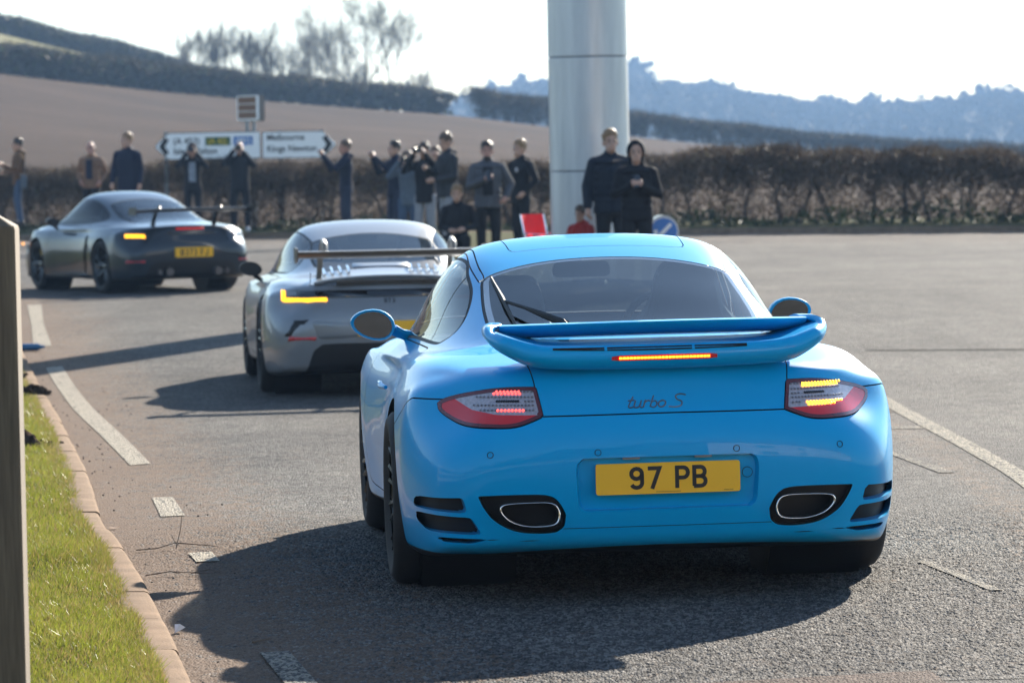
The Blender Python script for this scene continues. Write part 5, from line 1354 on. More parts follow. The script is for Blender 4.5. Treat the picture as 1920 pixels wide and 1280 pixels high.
def person(x, y, zb, H, face, label, jacket, legs, shoes, hair, arms=('down', 'down'), hood=False, puffy=1.0, skin=SKIN, head_pitch=0, head_yaw=0, sit=False, tee=None, bald=False, hem=.82, stance=.0, logo=None, beard=False, lean=0.):
    root = empty('person', (x, y, zb), R(face), label, 'person', 'onlookers along the roadside')
    k = H / 1.75; Sc = Matrix.Scale(k, 4)
    rs = np.random.default_rng(int(abs(x * 1000) + y * 10))
    up = 0.0
    # joints for a standing figure facing -y
    hip = Vector((0, 0, .93)); chest = Vector((0, .0 - lean, 1.30)); neck = Vector((0, .01 - lean * 1.6, 1.465)); head = Vector((0, -.015 - lean * 2, 1.612))
    legsP = []
    for s in (-1, 1):
        sp = .10 + stance
        if sit: legsP.append([Vector((s * .10, 0, .93)), Vector((s * .17, -.42, .96)), Vector((s * .15, -.40, .53)), Vector((s * .15, -.46, .49))])
        else:
            b = rs.normal(0, .02); legsP.append([Vector((s * .09, 0, .90)), Vector((s * (sp + .005), -.025 + b, .49)), Vector((s * sp, .03 + b, .085)), Vector((s * (sp + .03), -.13 + b, .035))])
    armsP = []
    for s, a in zip((-1, 1), arms):
        e, w = ARMS[a]; j = rs.normal(0, .012, 3)
        armsP.append([Vector((s * .178, .01 - lean, 1.395)), Vector((s * e[0], e[1] - lean, e[2])) + Vector(j), Vector((s * w[0], w[1] - lean, w[2])) + Vector(j)])
    HR = Matrix.Translation(head) @ Matrix.Rotation(R(head_yaw), 4, 'Z') @ Matrix.Rotation(R(head_pitch), 4, 'X') @ Matrix.Scale(1.08, 4) @ Matrix.Translation(-head)
    # ---- body: one continuous surface
    mb = MB()
    limb(mb, [hip, hip + Vector((0, 0, .16)), chest, chest + Vector((0, 0, .12))], [.115, .105, .130, .100], 14)
    limb(mb, [neck - Vector((0, 0, .07)), neck + Vector((0, -.01, .09))], [.062, .056], 10)
    mb.ell(head + Vector((0, .012, .03)), (.073, .090, .100), 14, 10, HR); mb.ell(head + Vector((0, -.035, -.045)), (.054, .056, .068), 12, 8, HR)
    limb(mb, [HR @ (head + Vector((0, -.078, .020))), HR @ (head + Vector((0, -.104, -.012)))], [.010, .015], 6)
    for s in (-1, 1): mb.ell(head + Vector((s * .074, .012, .0)), (.012, .022, .034), 8, 6, HR)
    mb.ell(head + Vector((0, -.082, -.055)), (.024, .012, .010), 8, 6, HR)
    for L_ in legsP: limb(mb, L_[:3], [.082, .056, .040], 10); limb(mb, L_[2:], [.038, .032], 8)
    for s, A in zip((-1, 1), armsP):
        limb(mb, A, [.050, .040, .028], 10)
        d = (A[2] - A[1]).normalized(); pz = Vector((-s, 0, 0)); pz = (pz - d * pz.dot(d)).normalized(); sd = d.cross(pz)
        palm = A[2] + d * .055; limb(mb, [A[2] + d * .01, palm + d * .03], [.030, .034], 8)
        for f in range(4):
            o = sd * (f - 1.5) * .020; ln = (.070, .080, .075, .058)[f]
            b0 = palm + d * .03 + o; b1 = b0 + d * ln * .45 + pz * .012; b2 = b1 + d * ln * .25 + pz * .030
            limb(mb, [b0, b1, b2], [.0095, .009, .008], 6)
        t0 = A[2] + d * .03 + sd * -.030; limb(mb, [t0, t0 + d * .03 - sd * .014 + pz * .01, t0 + d * .06 - sd * .004 + pz * .022], [.011, .010, .009], 6)
    mb.V = [Sc @ (Vector((v[0], (v[1] + lean) * .66 - lean, v[2])) if abs(v[0]) < .17 and .86 < v[2] < 1.43 and v[1] > -.19 else Vector(v)) for v in mb.V]
    body = remeshed('body', mb, .010, skin, root, 2)
    # ---- eyes and brows
    mb = MB()
    for s in (-1, 1):
        mb.ell(head + Vector((s * .030, -.082, .018)), (.013, .008, .007), 8, 6, HR); mb.ell(head + Vector((s * .031, -.083, .038)), (.018, .008, .004), 8, 4, HR)
    mb.V = [Sc @ Vector(v) for v in mb.V]; mb.build('eyes', EYE, root)
    # ---- jacket
    mb = MB(); p = puffy
    z0 = hem if not sit else .90
    mb.tube([Vector((0, 0, z0)), Vector((0, 0, z0 + .02)), Vector((0, 0, 1.05)), chest, chest + Vector((0, 0, .10)), chest + Vector((0, 0, .16))], [.172 * p, .180 * p, .160 * p, .180 * p, .150 * p, .09 * p], 18)
    limb(mb, [Vector((-.150, .01 - lean, 1.385)), Vector((0, .01 - lean, 1.425)), Vector((.150, .01 - lean, 1.385))], [.072 * p, .080 * p, .072 * p], 12)
    limb(mb, [neck - Vector((0, 0, .06)), neck + Vector((0, 0, .015))], [.088, .074], 12)
    for A in armsP:
        dd = (A[2] - A[1]).normalized(); limb(mb, [A[0], A[1], A[2] - dd * .01], [.073 * p, .060 * p, .046 * p], 10)
    if p > 1.08:   # quilted rolls
        for q in range(7): zq = z0 + .07 + q * .085; mb.ell((0, -lean * max(0, (zq - .9) / .4), zq), (.182 * p, .178 * p, .045), 16, 6)
    if hood:
        mb.ell(head + Vector((0, .038, .028)), (.108, .108, .135), 14, 10, HR); limb(mb, [neck + Vector((0, .03, -.02)), head + Vector((0, .04, -.03))], [.10, .10], 12)
    else:
        mb.ell(neck + Vector((0, .085, -.02)), (.115, .075, .075), 12, 8); limb(mb, [neck + Vector((0, .01, -.05)), neck + Vector((0, .005, .035))], [.092, .080], 12)
    V = [Vector(v) for v in mb.V]
    sy = .74   # bodies are wider than deep
    V = [Vector((v.x, (v.y + lean * max(0, (v.z - .9) / .4)) * sy - lean * max(0, (v.z - .9) / .4), v.z)) if abs(v.x) < .19 and v.y > -.2 and v.z < 1.46 else v for v in V]
    mb.V = [Sc @ v for v in V]
    jk = remeshed('jacket', mb, .014, jacket, root, 3)
    if hood:    # face opening
        me = jk.data; bm = bmesh.new(); bm.from_mesh(me); inv = (Sc @ HR).inverted()
        dl = [v for v in bm.verts if (lambda q: ((q.x / .074) ** 2 + ((q.z - head.z + .012) / .108) ** 2 < 1) and q.y < head.y - .01)(inv @ v.co)]
        bmesh.ops.delete(bm, geom=dl, context='VERTS'); bm.to_mesh(me); bm.free()
    # ---- trousers and shoes
    mb = MB(); limb(mb, [hip + Vector((0, 0, -.04)), hip + Vector((0, 0, .08))], [.140, .132], 14)
    for L_ in legsP: limb(mb, [L_[0], L_[1], L_[2] + Vector((0, 0, .015))], [.100, .074, .062], 12)
    mb.V = [Sc @ Vector((v[0], v[1] * (.85 if v[2] > .8 and not sit else 1), v[2])) for v in mb.V]; remeshed('trousers', mb, .014, legs, root, 3)
    for L_ in legsP:
        mb = MB(); a = L_[2]; b = L_[3]; limb(mb, [Vector((a.x, a.y + .04, a.z - .035)), Vector(((a.x + b.x) / 2, (a.y + b.y) / 2, a.z - .04)), Vector((b.x, b.y - .03, b.z - .002))], [.045, .048, .036], 10)
        mb.V = [Sc @ Vector((v[0], v[1], max(v[2], .0) if not sit else v[2])) for v in mb.V]; mb.build('shoe', shoes, root)
    if tee:
        mb = MB(); V = []
        for z in np.linspace(1.0, 1.40, 6):
            for x in np.linspace(-.07, .07, 5): V.append(tuple(Sc @ Vector((x, -.128 * p - .016 + .25 * x * x * 4 - lean + .10 * max(0, z - 1.30), z))))
        mb.add(V, [(i * 5 + j, i * 5 + j + 1, (i + 1) * 5 + j + 1, (i + 1) * 5 + j) for i in range(5) for j in range(4)]); mb.build('shirt_front', tee, root)
    if logo:
        V = []
        q0 = Sc @ Vector((.075, -.147 * p - lean, 1.31)); mb = MB(); mb.ell(q0, (.035, .012, .035), 10, 6); mb.build('chest_logo', logo, root)
    # ---- hair
    if not hood:
        mb = MB()
        if not bald:
            mb.ell(head + Vector((0, .022, .046)), (.082, .094, .092), 16, 10, HR)
            for i in range(44):
                A = rs.random() * 6.28; e_ = rs.uniform(.3, 1.4); dv = Vector((math.cos(A) * math.cos(e_), math.sin(A) * math.cos(e_), math.sin(e_))); c = head + Vector((0, .02, .05)) + Vector((dv.x * .074, dv.y * .084, dv.z * .086)); mb.ell(c, (.024, .024, .020), 6, 4, HR)
        else:
            for s in (-1, 1): mb.ell(head + Vector((s * .066, .040, .012)), (.018, .050, .045), 8, 6, HR)
            mb.ell(head + Vector((0, .088, .0)), (.060, .022, .050), 10, 6, HR)
        inv = HR.inverted(); bm = bmesh.new()
        V = [Sc @ Vector(v) for v in mb.V]; mb.V = V
        h_ = remeshed('hair', mb, .009, hair, root, 1)
        if not bald:
            bm.from_mesh(h_.data); iv = (Sc @ HR).inverted()
            jr = lambda: rs.normal(0, .009)
            dl = [v for v in bm.verts if (lambda q: (q.y < head.y - .050 + jr() and q.z < head.z + .055 + jr()) or q.z < head.z - .040 + jr() or (q.z < head.z + .0 and q.y < head.y + .0))(iv @ v.co)]
            bmesh.ops.delete(bm, geom=dl, context='VERTS'); bm.to_mesh(h_.data)
        bm.free()
        if beard:
            mb = MB(); mb.ell(head + Vector((0, -.050, -.080)), (.052, .048, .040), 12, 8, HR); mb.V = [Sc @ Vector(v) for v in mb.V]; mb.build('beard', hair, root)
    hands = [root.matrix_basis @ (Sc @ (A[2] + (A[2] - A[1]).normalized() * .09)) for A in armsP]
    PEOPLE.append((root, hands)); return root, hands
PHONEM = M('phone black', (.012, .012, .014), .15, coat=1)
def phone(p, face, label, vert=True, tilt=20):
    root = empty('phone', p, R(face), label, 'phone', 'phones and cameras held up by onlookers')
    T = Matrix.Rotation(R(-tilt), 4, 'X'); w, h = (.037, .076) if vert else (.076, .037)
    mb = MB(); mb.prism([(x, z) for x, z in roundpoly([(-w, -h), (w, -h), (w, h), (-w, h)], .010, 3)], -.005, .005, T); mb.build('case', PHONEM, root, sharp=30)
    mb = MB(); mb.prism([(x, z) for x, z in roundpoly([(-w * .9, -h * .94), (w * .9, -h * .94), (w * .9, h * .94), (-w * .9, h * .94)], .008, 3)], .0052, .0062, T); mb.build('screen', M('dim screen', (.10, .12, .15), .1), root)
def camera_prop(p, face, label):
    root = empty('camera', p, R(face), label, 'camera', 'phones and cameras held up by onlookers')
    mb = MB(); mb.box((-.065, -.03, -.045), (.065, .03, .045)); mb.box((-.025, -.025, .045), (.025, .025, .068)); mb.build('camera_body', TRIM, root)
    mb = MB(); mb.tube([(0, -.03, 0), (0, -.06, 0), (0, -.13, 0)], [.032, .036, .038], 12); mb.build('lens', TRIM, root)
    mb = MB(); mb.lathe([(.001, .1305), (.028, .1305)], 12, Matrix.Rotation(R(90), 4, 'X')); mb.build('lens_glass', M('lens glass', (.02, .03, .05), .03, coat=1), root)
def build_people():
    navy = cloth('navy', (.014, .018, .036)); black = cloth('black', (.013, .013, .016)); brown = cloth('brown', (.13, .07, .034)); tan = cloth('tan brown', (.20, .115, .072))
    jeans = cloth('denim', (.055, .085, .14)); djeans = cloth('dark denim', (.025, .032, .055)); grey = cloth('mid grey', (.075, .078, .09)); lgrey = cloth('light grey', (.26, .26, .28)); dgrey = cloth('charcoal', (.035, .037, .042)); red = cloth('red', (.30, .025, .02)); blueg = cloth('blue grey', (.10, .125, .16))
    wsh = M('white trainer', (.55, .55, .56), .6); bsh = M('dark shoe', (.02, .017, .015), .5)
    fair = M('fair hair', (.22, .13, .06), .55, noise=.3, nscale=60); dark = M('dark hair', (.022, .015, .010), .5, noise=.4, nscale=60); brownh = M('brown hair', (.085, .050, .028), .5, noise=.3, nscale=60); greyh = M('grey hair', (.40, .37, .34), .6)
    tee = cloth('printed tee', (.22, .25, .29), .7)
    def P(px, Y, ytop, H, *a, **k):     # px across the 1920 px frame and height of the crown tell where each stands
        x = (px - 960 - .01934 * (295 - 300)) / 7600 * Y; yh = 295 - (px - 960) * .01934; zb = 1.61 + (yh - ytop) * Y / 7600 - H
        return person(x, Y, zb, H, *a, **k)
    _, h = P(42, 84, 260, 1.80, -80, 'person at the far end in a brown jacket and jeans, facing away up the road', brown, jeans, bsh, dark, ('phone', 'low'), head_pitch=4)
    phone(h[0] + Vector((-.02, 0, .03)), -80, 'phone held at chest height by the person in brown jacket and jeans')
    b = empty('shoulder_bag', (h[0].x + .50, h[0].y - .12, _.location.z + .92), R(-80), 'grey shoulder bag at the hip of the person in brown jacket and jeans', 'bag')
    mb = MB(); mb.prism(roundpoly([(-.17, -.16), (.17, -.16), (.15, .13), (-.15, .13)], .05, 3), -.06, .06); mb.build('bag_body', cloth('grey canvas', (.10, .12, .14)), b)
    mb = MB(); mb.tube([(-.14, 0, .12), (-.12, .02, .35), (0, .04, .56), (.12, .02, .35), (.14, 0, .12)], .014, 5); mb.build('strap', black, b)
    P(178, 82, 267, 1.74, -12, 'balding person in an open tan jacket over a navy jumper', tan, black, bsh, greyh, ('pocket', 'pocket'), bald=True, skin=SKIN2, tee=navy, puffy=1.08, head_yaw=12)
    P(246, 76, 250, 1.90, -15, 'tall fair-haired person in a long dark navy coat, hands at sides', navy, black, bsh, fair, ('down', 'down'), hem=.72, puffy=1.08, head_yaw=-28)
    _, h = P(368, 84, 271, 1.80, 0, 'hooded person in black raising a camera, grey printed top showing', black, black, bsh, dark, ('face', 'face'), hood=True, tee=tee, puffy=.96)
    camera_prop((h[0] + h[1]) / 2 + Vector((0, -.07, .0)), 0, 'camera raised to the face of the hooded person under the left sign')
    _, h = P(456, 84, 267, 1.84, 3, 'person in black with white trainers, arms raised to a camera, in front of sign', black, black, wsh, fair, ('face', 'face'), hem=.78, puffy=1.1, stance=.03, bald=True)
    camera_prop((h[0] + h[1]) / 2 + Vector((0, -.07, .0)), 0, 'camera held up by the person with white trainers')
    _, h = P(655, 75, 263, 1.80, -72, 'short-haired person in navy and dark jeans holding a phone up in profile', navy, djeans, bsh, brownh, ('up', 'up'), skin=SKIN2, puffy=.95)
    phone((h[0] + h[1]) / 2, -72, 'phone held up by the person standing right of the road signs', False)
    _, h = P(747, 70, 265, 1.78, -60, 'dark-haired person in navy holding out a phone behind the silver car', navy, djeans, bsh, dark, ('up', 'up'), puffy=.95)
    phone((h[0] + h[1]) / 2, -60, 'phone held out by the dark-haired person in navy', False)
    _, h = P(771, 66, 284, 1.64, -10, 'shorter person in blue-grey top and jeans with a camera at the chin', blueg, jeans, wsh, brownh, ('face', 'face'), puffy=.92, lean=.02)
    camera_prop((h[0] + h[1]) / 2 + Vector((0, -.05, -.03)), -10, 'camera at the chin of the shorter person in blue-grey')
    _, h = P(803, 65, 268, 1.74, -22, 'person in a black coat and pale trousers with a camera at the eye', black, lgrey, wsh, dark, ('face', 'face'), hem=.78)
    camera_prop((h[0] + h[1]) / 2 + Vector((-.03, -.06, 0)), -22, 'camera at the eye of the person in pale trousers')
    P(823, 67, 276, 1.72, -5, 'person half hidden at the back of the tight group left of the column', navy, black, bsh, brownh, ('face', 'face'))
    P(845, 62, 250, 1.84, -62, 'person in a charcoal hoodie looking down, light grey joggers, seen in profile', dgrey, lgrey, wsh, brownh, ('phone', 'low'), head_pitch=18, puffy=1.06)
    P(862, 57.5, 347, 1.66, -5, 'fair-haired child seated low in a black top behind the silver car', black, black, bsh, fair, ('low', 'low'), sit=True, head_pitch=8)
    _, h = P(920, 58, 266, 1.78, 2, 'bearded person in a grey padded jacket holding a phone at the chest', grey, black, bsh, dark, ('phone', 'pocket'), puffy=1.12, beard=True, skin=SKIN2, tee=black)
    phone(h[0] + Vector((0, -.02, .02)), 0, 'phone at the chest of the bearded person in grey')
    P(982, 62, 263, 1.79, -48, 'person in a black hoodie with a pale chest logo, turned to the side', black, black, bsh, fair, ('pocket', 'pocket'), puffy=1.02, logo=M('pale print', (.5, .48, .5), .7))
    P(1151, 46.7, 245, 1.80, 6, 'tall person in a dark padded jacket standing against the metal column', cloth('ink', (.016, .020, .030)), black, bsh, fair, ('down', 'down'), puffy=1.16, head_yaw=4)
    _, h = P(1199, 45.8, 267, 1.66, 0, 'person with a black hood up, both hands on a phone, near metal column', black, black, bsh, dark, ('phone', 'phone'), hood=True, puffy=1.1)
    phone((h[0] + h[1]) / 2 + Vector((0, .0, .02)), 0, 'phone in both hands of the person with the black hood up')
    P(1093, 46.9, 386, 1.25, -35, 'small child in a red top crouching at the foot of the metal column', red, black, bsh, brownh, ('low', 'low'), sit=True, head_pitch=10)
# ------------------------------------------------------------------ column, signs, bollard, chairs, post, litter
def gp3(x, y): return float(gz(x, y))
def build_objects():
    # traffic island under the column and the middle onlookers
    isl = roundpoly([(-.6, 44.9), (1.75, 44.4), (2.0, 52), (2.05, 58), (1.6, 72), (-.6, 79), (-3.7, 78), (-3.3, 62), (-1.4, 55)], 1.2, 6); n = len(isl)
    V = []; F = []
    for k, dz in ((1.0, -.03), (1.0, .11), (.985, .125), (.94, .13), (.3, .14)):
        c = isl.mean(0); V += [(c[0] + (x - c[0]) * k, c[1] + (y - c[1]) * k, gp3(x, y) + dz) for x, y in isl]
    F = [(j * n + i, j * n + (i + 1) % n, (j + 1) * n + (i + 1) % n, (j + 1) * n + i) for j in range(4) for i in range(n)] + [tuple(range(4 * n, 5 * n))]
    o = mesh('traffic_island', V, F, [STONE, FV], midx=[0] * (3 * n) + [1] * (n + 1), sharp=40); o['kind'] = 'structure'
    # brushed metal column of stacked drums
    STEEL = None
    m, nn, l, b = nodes('brushed cladding'); tc = nn.new('ShaderNodeTexCoord'); mp = nn.new('ShaderNodeMapping'); mp.inputs['Scale'].default_value = (3, 3, .3); l.new(tc.outputs['Object'], mp.inputs[0])
    t = tex(nn, l, 'noise', 4, mp.outputs[0], 5, .6); b.inputs['Metallic'].default_value = .45
    c = ramp(nn, l, t.outputs[0], [(.3, (.44, .46, .48)), (.7, (.54, .56, .58))]).outputs[0]; l.new(c, b.inputs['Base Color']); b.inputs['Roughness'].default_value = .38
    m_col = m
    cx, cy, r = .96, 48.0, .472
    z0 = gp3(cx, cy) + .13
    col = empty('metal_column', (cx, cy, z0), 0, 'tall round brushed metal column standing behind the blue car', 'column')
    # drums 1.6 m high with recessed joints; heights fitted to the joints that show
    zj = [0, 1.30, 2.64, 3.98, 5.32, 6.66, 8.0, 9.34, 10.7]
    for a, c_ in zip(zj[:-1], zj[1:]):
        mb = MB(); mb.lathe([(r - .02, a + .004), (r - .003, a + .006), (r, a + .012), (r, c_ - .012), (r - .003, c_ - .006), (r - .02, c_ - .004)], 64); mb.build('column_drum', m_col, col, sharp=12)
    mb = MB(); mb.lathe([(r - .018, 0), (r - .018, 10.7)], 48, cap=True); mb.build('column_core', M('joint shadow gap', (.05, .05, .05), .8), col)
    # ---- direction signs
    GALV = M('galvanised post', (.22, .24, .25), .55, .4); BACK = M('sign back', (.12, .12, .12), .6); WHITE = M('sign white', (.88, .88, .86), .5); BLK = M('sign black', (.012, .012, .012), .5)
    GRN = M('sign green', (.006, .075, .030), .5); BLU = M('sign blue', (.012, .13, .40), .5); YEL = M('sign yellow', (.62, .44, .02), .5); BRN = M('sign brown', (.16, .075, .040), .5)
    def text(s, x, z, h, mat, parent, y, name='sign_text'):
        cu = bpy.data.curves.new('t', 'FONT'); cu.body = s; cu.size = h * 1.38; cu.offset = .004
        o = bpy.data.objects.new('t', cu); COL.objects.link(o); dg = bpy.context.evaluated_depsgraph_get(); me = bpy.data.meshes.new_from_object(o.evaluated_get(dg))
        bpy.data.objects.remove(o); bpy.data.curves.remove(cu)
        T = Matrix.Translation((x, y, z)) @ Matrix.Rotation(R(90), 4, 'X'); me.transform(T); me.name = name; return link(name, me, parent, mat)
    def wx(px, Y): return (px - 960) / 7600 * Y
    def wz(px, py, Y): return 1.61 + (295 - (px - 960) * .01934 - py) * Y / 7600
    Y = 88.0
    def sign(name, label, xs_, zt, zb, pt, rows, posts, patches=()):
        x0, x1 = xs_; zm = (zt + zb) / 2; cx_ = (x0 + x1) / 2; zg = .28
        root = empty(name, (cx_, Y, zg), 0, label, 'road sign', 'white direction signs behind the onlookers')
        a0, a1 = x0 - cx_, x1 - cx_; t, b_ = zt - zg, zb - zg; mid = (t + b_) / 2; tip = .26 * (zt - zb) / .5
        def outline(ins):
            if pt < 0: return [(a0 + tip + ins * .4, t - ins), (a0 + ins * 1.2, mid), (a0 + tip + ins * .4, b_ + ins), (a1 - ins, b_ + ins), (a1 - ins, t - ins)]
            return [(a0 + ins, t - ins), (a0 + ins, b_ + ins), (a1 - tip - ins * .4, b_ + ins), (a1 - ins * 1.2, mid), (a1 - tip - ins * .4, t - ins)]
        mb = MB(); mb.prism(roundpoly(outline(0), .05, 3), -.02, .02); mb.build('sign_border', BLK, root, smooth=False)
        mb = MB(); mb.prism(roundpoly(outline(.018), .045, 3), -.0235, -.019); mb.build('sign_panel', WHITE, root, smooth=False)
        ch = [(.34, .34), (.0, .0), (.34, -.34)]; hh = (t - b_)
        q = [((a0 + .17 + px * hh * .55) if pt < 0 else (a1 - .17 - px * hh * .55), mid + pz * hh * .85) for px, pz in ch]
        v, f = stroke([q], .11); mesh('chevron', [(p[0], -.0262, p[1]) for p in v], f, BLK, root, False)
        for s, x, z, h in rows: text(s, x - cx_, z - zg, h, BLK, root, -.0262)
        for (xa, xb, za, zb_, mt, s, mt2) in patches:
            mb = MB(); mb.box((xa - cx_, -.0262, za - zg), (xb - cx_, -.0232, zb_ - zg)); o = mb.build('sign_patch', mt, root, smooth=False); text(s, xa - cx_ + .05, (za + zb_) / 2 - zg - .055, .12, mt2, o, -.0285)
        for xp in posts:
            mb = MB(); mb.tube([(xp - cx_, .06, -.3), (xp - cx_, .06, t + (.02 if True else 0))], .045, 12); mb.build('sign_post', GALV, root)
    sign('direction_sign', 'white direction sign pointing left, with a green and a blue patch', (wx(297, Y), wx(497, Y)), wz(400, 248, Y), wz(400, 299, Y), -1,
         [('(A 453)', wx(333, Y), wz(360, 270, Y), .135), ('Isley Walton', wx(333, Y), wz(360, 289, Y), .135)], [wx(319, Y), wx(478, Y)],
         [(wx(393, Y), wx(440, Y), wz(416, 273, Y), wz(416, 257, Y), GRN, '(A 42)', YEL), (wx(446, Y), wx(482, Y), wz(465, 272, Y), wz(465, 256, Y), BLU, '(M1)', WHITE)])
    sign('direction_sign', 'white direction sign pointing right, reading Melbourne and Kings Newton', (wx(499, Y), wx(640, Y)), wz(560, 246, Y), wz(560, 297, Y), 1,
         [('Melbourne', wx(508, Y), wz(540, 263, Y), .135), ('Kings Newton', wx(508, Y), wz(540, 284, Y), .135)], [wx(533, Y), wx(611, Y)])
    Yb = 88.6
    root = empty('tourist_sign', (wx(474, Yb), Yb, .28), R(-48), 'small brown and white sign turned edge-on above the direction signs', 'road sign')
    zt, zb = wz(474, 180, Yb) - .28, wz(474, 226, Yb) - .28
    mb = MB(); mb.prism(roundpoly([(-.36, zb), (.36, zb), (.36, zt), (-.36, zt)], .04, 3), -.02, .02); mb.build('sign_border', WHITE, root, smooth=False)
    mb = MB()
    for k in range(3): mb.box((-.32, -.0245, zb + .035 + k * .165), (.32, -.0215, zb + .185 + k * .165))
    mb.build('sign_panel', BRN, root, smooth=False)
    mb = MB(); mb.prism(roundpoly([(-.30, zb - .02), (.30, zb - .02), (.30, zt + .02), (-.30, zt + .02)], .04, 3), .10, .13, Matrix.Rotation(R(70), 4, 'Z') @ Matrix.Translation((.22, .30, 0))); mb.build('second_panel', BACK, root, smooth=False)
    for xp in (-.10, .14): mb = MB(); mb.tube([(xp, .05, 0), (xp, .05, zt)], .04, 10); mb.build('sign_post', GALV, root)
    # ---- keep-left bollard
    bx, by = wx(1247, 46.2), 46.2; bz = gp3(bx, by) + .13
    root = empty('keep_left_bollard', (bx, by, bz), R(4), 'traffic bollard with a blue keep-left disc beside the hooded person', 'bollard'); root.scale = (.84,) * 3
    prof = [(.21, .0), (.21, .12), (.17, .14), (.17, .50)] + [(.205 * math.cos(a), .72 + .22 * math.sin(a)) for a in np.linspace(-.5, math.pi / 2, 9)]
    out = [(x, z) for x, z in prof] + [(-x, z) for x, z in prof[::-1]]
    mb = MB(); mb.prism(out, -.10, .12); mb.build('housing', M('bollard shell', (.45, .45, .44), .3, coat=.6), root, sharp=35)
    mb = MB(); mb.prism([(.198 * math.cos(a), .72 + .198 * math.sin(a)) for a in np.linspace(0, 2 * math.pi, 33)[:-1]], -.115, -.10); d = mb.build('disc_rim', M('disc white', (.7, .7, .7), .3, coat=.6), root, sharp=35)
    mb = MB(); mb.prism([(.180 * math.cos(a), .72 + .180 * math.sin(a)) for a in np.linspace(0, 2 * math.pi, 33)[:-1]], -.118, -.11); d = mb.build('disc', M('disc blue', (.005, .16, .52), .3, coat=.5), root, sharp=35)
    v, f = stroke([[(.10, .82), (-.10, .62)], [(-.11, .74), (-.11, .61), (.02, .61)]], .05); mesh('arrow', [(p[0], -.1195, p[1]) for p in v], f, WHITE, d, False)
    # ---- red folding camp chairs and a red cool box heap by the column
    REDF = cloth('camp chair red', (.50, .016, .022)); 
    def camp_chair(px, Yc, face, label, s=1.0):
        x = wx(px, Yc); root = empty('camp_chair', (x, Yc, gp3(x, Yc) + .13), R(face), label, 'camp chair', 'red folding chairs left of the column'); mb = MB()
        for sx in (-1, 1):
            mb.tube([(sx * .26 * s, .24 * s, .0), (sx * .26 * s, -.22 * s, .42 * s)], .011, 6); mb.tube([(sx * .26 * s, -.24 * s, .0), (sx * .26 * s, .20 * s, .42 * s), (sx * .27 * s, .30 * s, .88 * s)], .011, 6); mb.tube([(sx * .28 * s, -.24 * s, .60 * s), (sx * .28 * s, .24 * s, .62 * s)], .014, 6); mb.tube([(sx * .27 * s, -.23 * s, .42 * s), (sx * .28 * s, -.23 * s, .60 * s)], .010, 6)
        mb.tube([(-.26 * s, -.24 * s, .02), (.26 * s, -.22 * s, .42 * s)], .010, 6); mb.tube([(.26 * s, -.24 * s, .02), (-.26 * s, -.22 * s, .42 * s)], .010, 6)
        mb.build('frame', CHROME, root); V = []
        for t in np.linspace(0, 1, 6):
            for u in np.linspace(-1, 1, 6): V.append((u * .25 * s, (-.22 + .42 * t) * s, (.43 - .05 * (1 - u * u) * math.sin(math.pi * t) - .02 * t) * s))
        F = [(i * 6 + j, i * 6 + j + 1, (i + 1) * 6 + j + 1, (i + 1) * 6 + j) for i in range(5) for j in range(5)]
        mesh('seat', V, F, REDF, root); V = []
        for t in np.linspace(0, 1, 6):
            for u in np.linspace(-1, 1, 6): V.append((u * .26 * s, (.20 + .10 * t + .05 * (1 - u * u)) * s, (.42 + .46 * t) * s))
        mesh('backrest', V, F, REDF, root)
    camp_chair(1036, 48.7, 55, 'red folding chair with upright back nearest the column', .9)
    camp_chair(985, 50.5, -60, 'red folding chair turned sideways, left of the upright red chair', .72)
    camp_chair(1000, 48.6, 150, 'low red folding chair seen from behind, in front of the others', .55)
    # ---- wooden post in the left foreground
    m, nn, l, b = nodes('weathered oak'); tc = nn.new('ShaderNodeTexCoord'); mp = nn.new('ShaderNodeMapping'); mp.inputs['Scale'].default_value = (22, 22, 1.2); l.new(tc.outputs['Object'], mp.inputs[0])
    t = tex(nn, l, 'noise', 3, mp.outputs[0], 8, .65); t2 = tex(nn, l, 'noise', 1.5, tc.outputs['Object'], 4)
    c = ramp(nn, l, t.outputs[0], [(.3, (.075, .056, .036)), (.55, (.13, .10, .066)), (.75, (.185, .145, .098))]).outputs[0]
    c = mixc(nn, l, .6, c, ramp(nn, l, t2.outputs[0], [(.35, (.6, .62, .55)), (.65, (1.2, 1.15, 1.1))]).outputs[0], 'MULTIPLY'); l.new(c, b.inputs['Base Color']); b.inputs['Roughness'].default_value = .85
    bp = nn.new('ShaderNodeBump'); bp.inputs['Strength'].default_value = .4; bp.inputs['Distance'].default_value = .004; l.new(t.outputs[0], bp.inputs['Height']); l.new(bp.outputs[0], b.inputs['Normal'])
    px0 = -1.335 - .075; root = empty('wooden_post', (px0 - .002, 11.0, gp3(-1.4, 11)), R(2), 'weathered square wooden post with a sloped top, close at the left', 'post')
    h = .075; e = .006; zt = 1.462; bm = MB(); V = []
    for z, k in ((-.3, 1), (zt - .01, 1), (zt, .96)): V += [(-h * k + e, -h * k, z), (h * k - e, -h * k, z), (h * k, -h * k + e, z), (h * k, h * k - e, z), (h * k - e, h * k, z), (-h * k + e, h * k, z), (-h * k, h * k - e, z), (-h * k, -h * k + e, z)]
    V += [(0, 0, zt + .045)]
    F = [(j * 8 + i, j * 8 + (i + 1) % 8, (j + 1) * 8 + (i + 1) % 8, (j + 1) * 8 + i) for j in range(2) for i in range(8)] + [(16 + i, 16 + (i + 1) % 8, 24) for i in range(8)]
    bm.add(V, F); bm.build('post_shaft', m, root, sharp=20)
    # ---- molehills
    SOIL = soil_mat('molehill soil', (.030, .020, .014), (.050, .034, .024), (.075, .052, .038), 30, .9, 90)
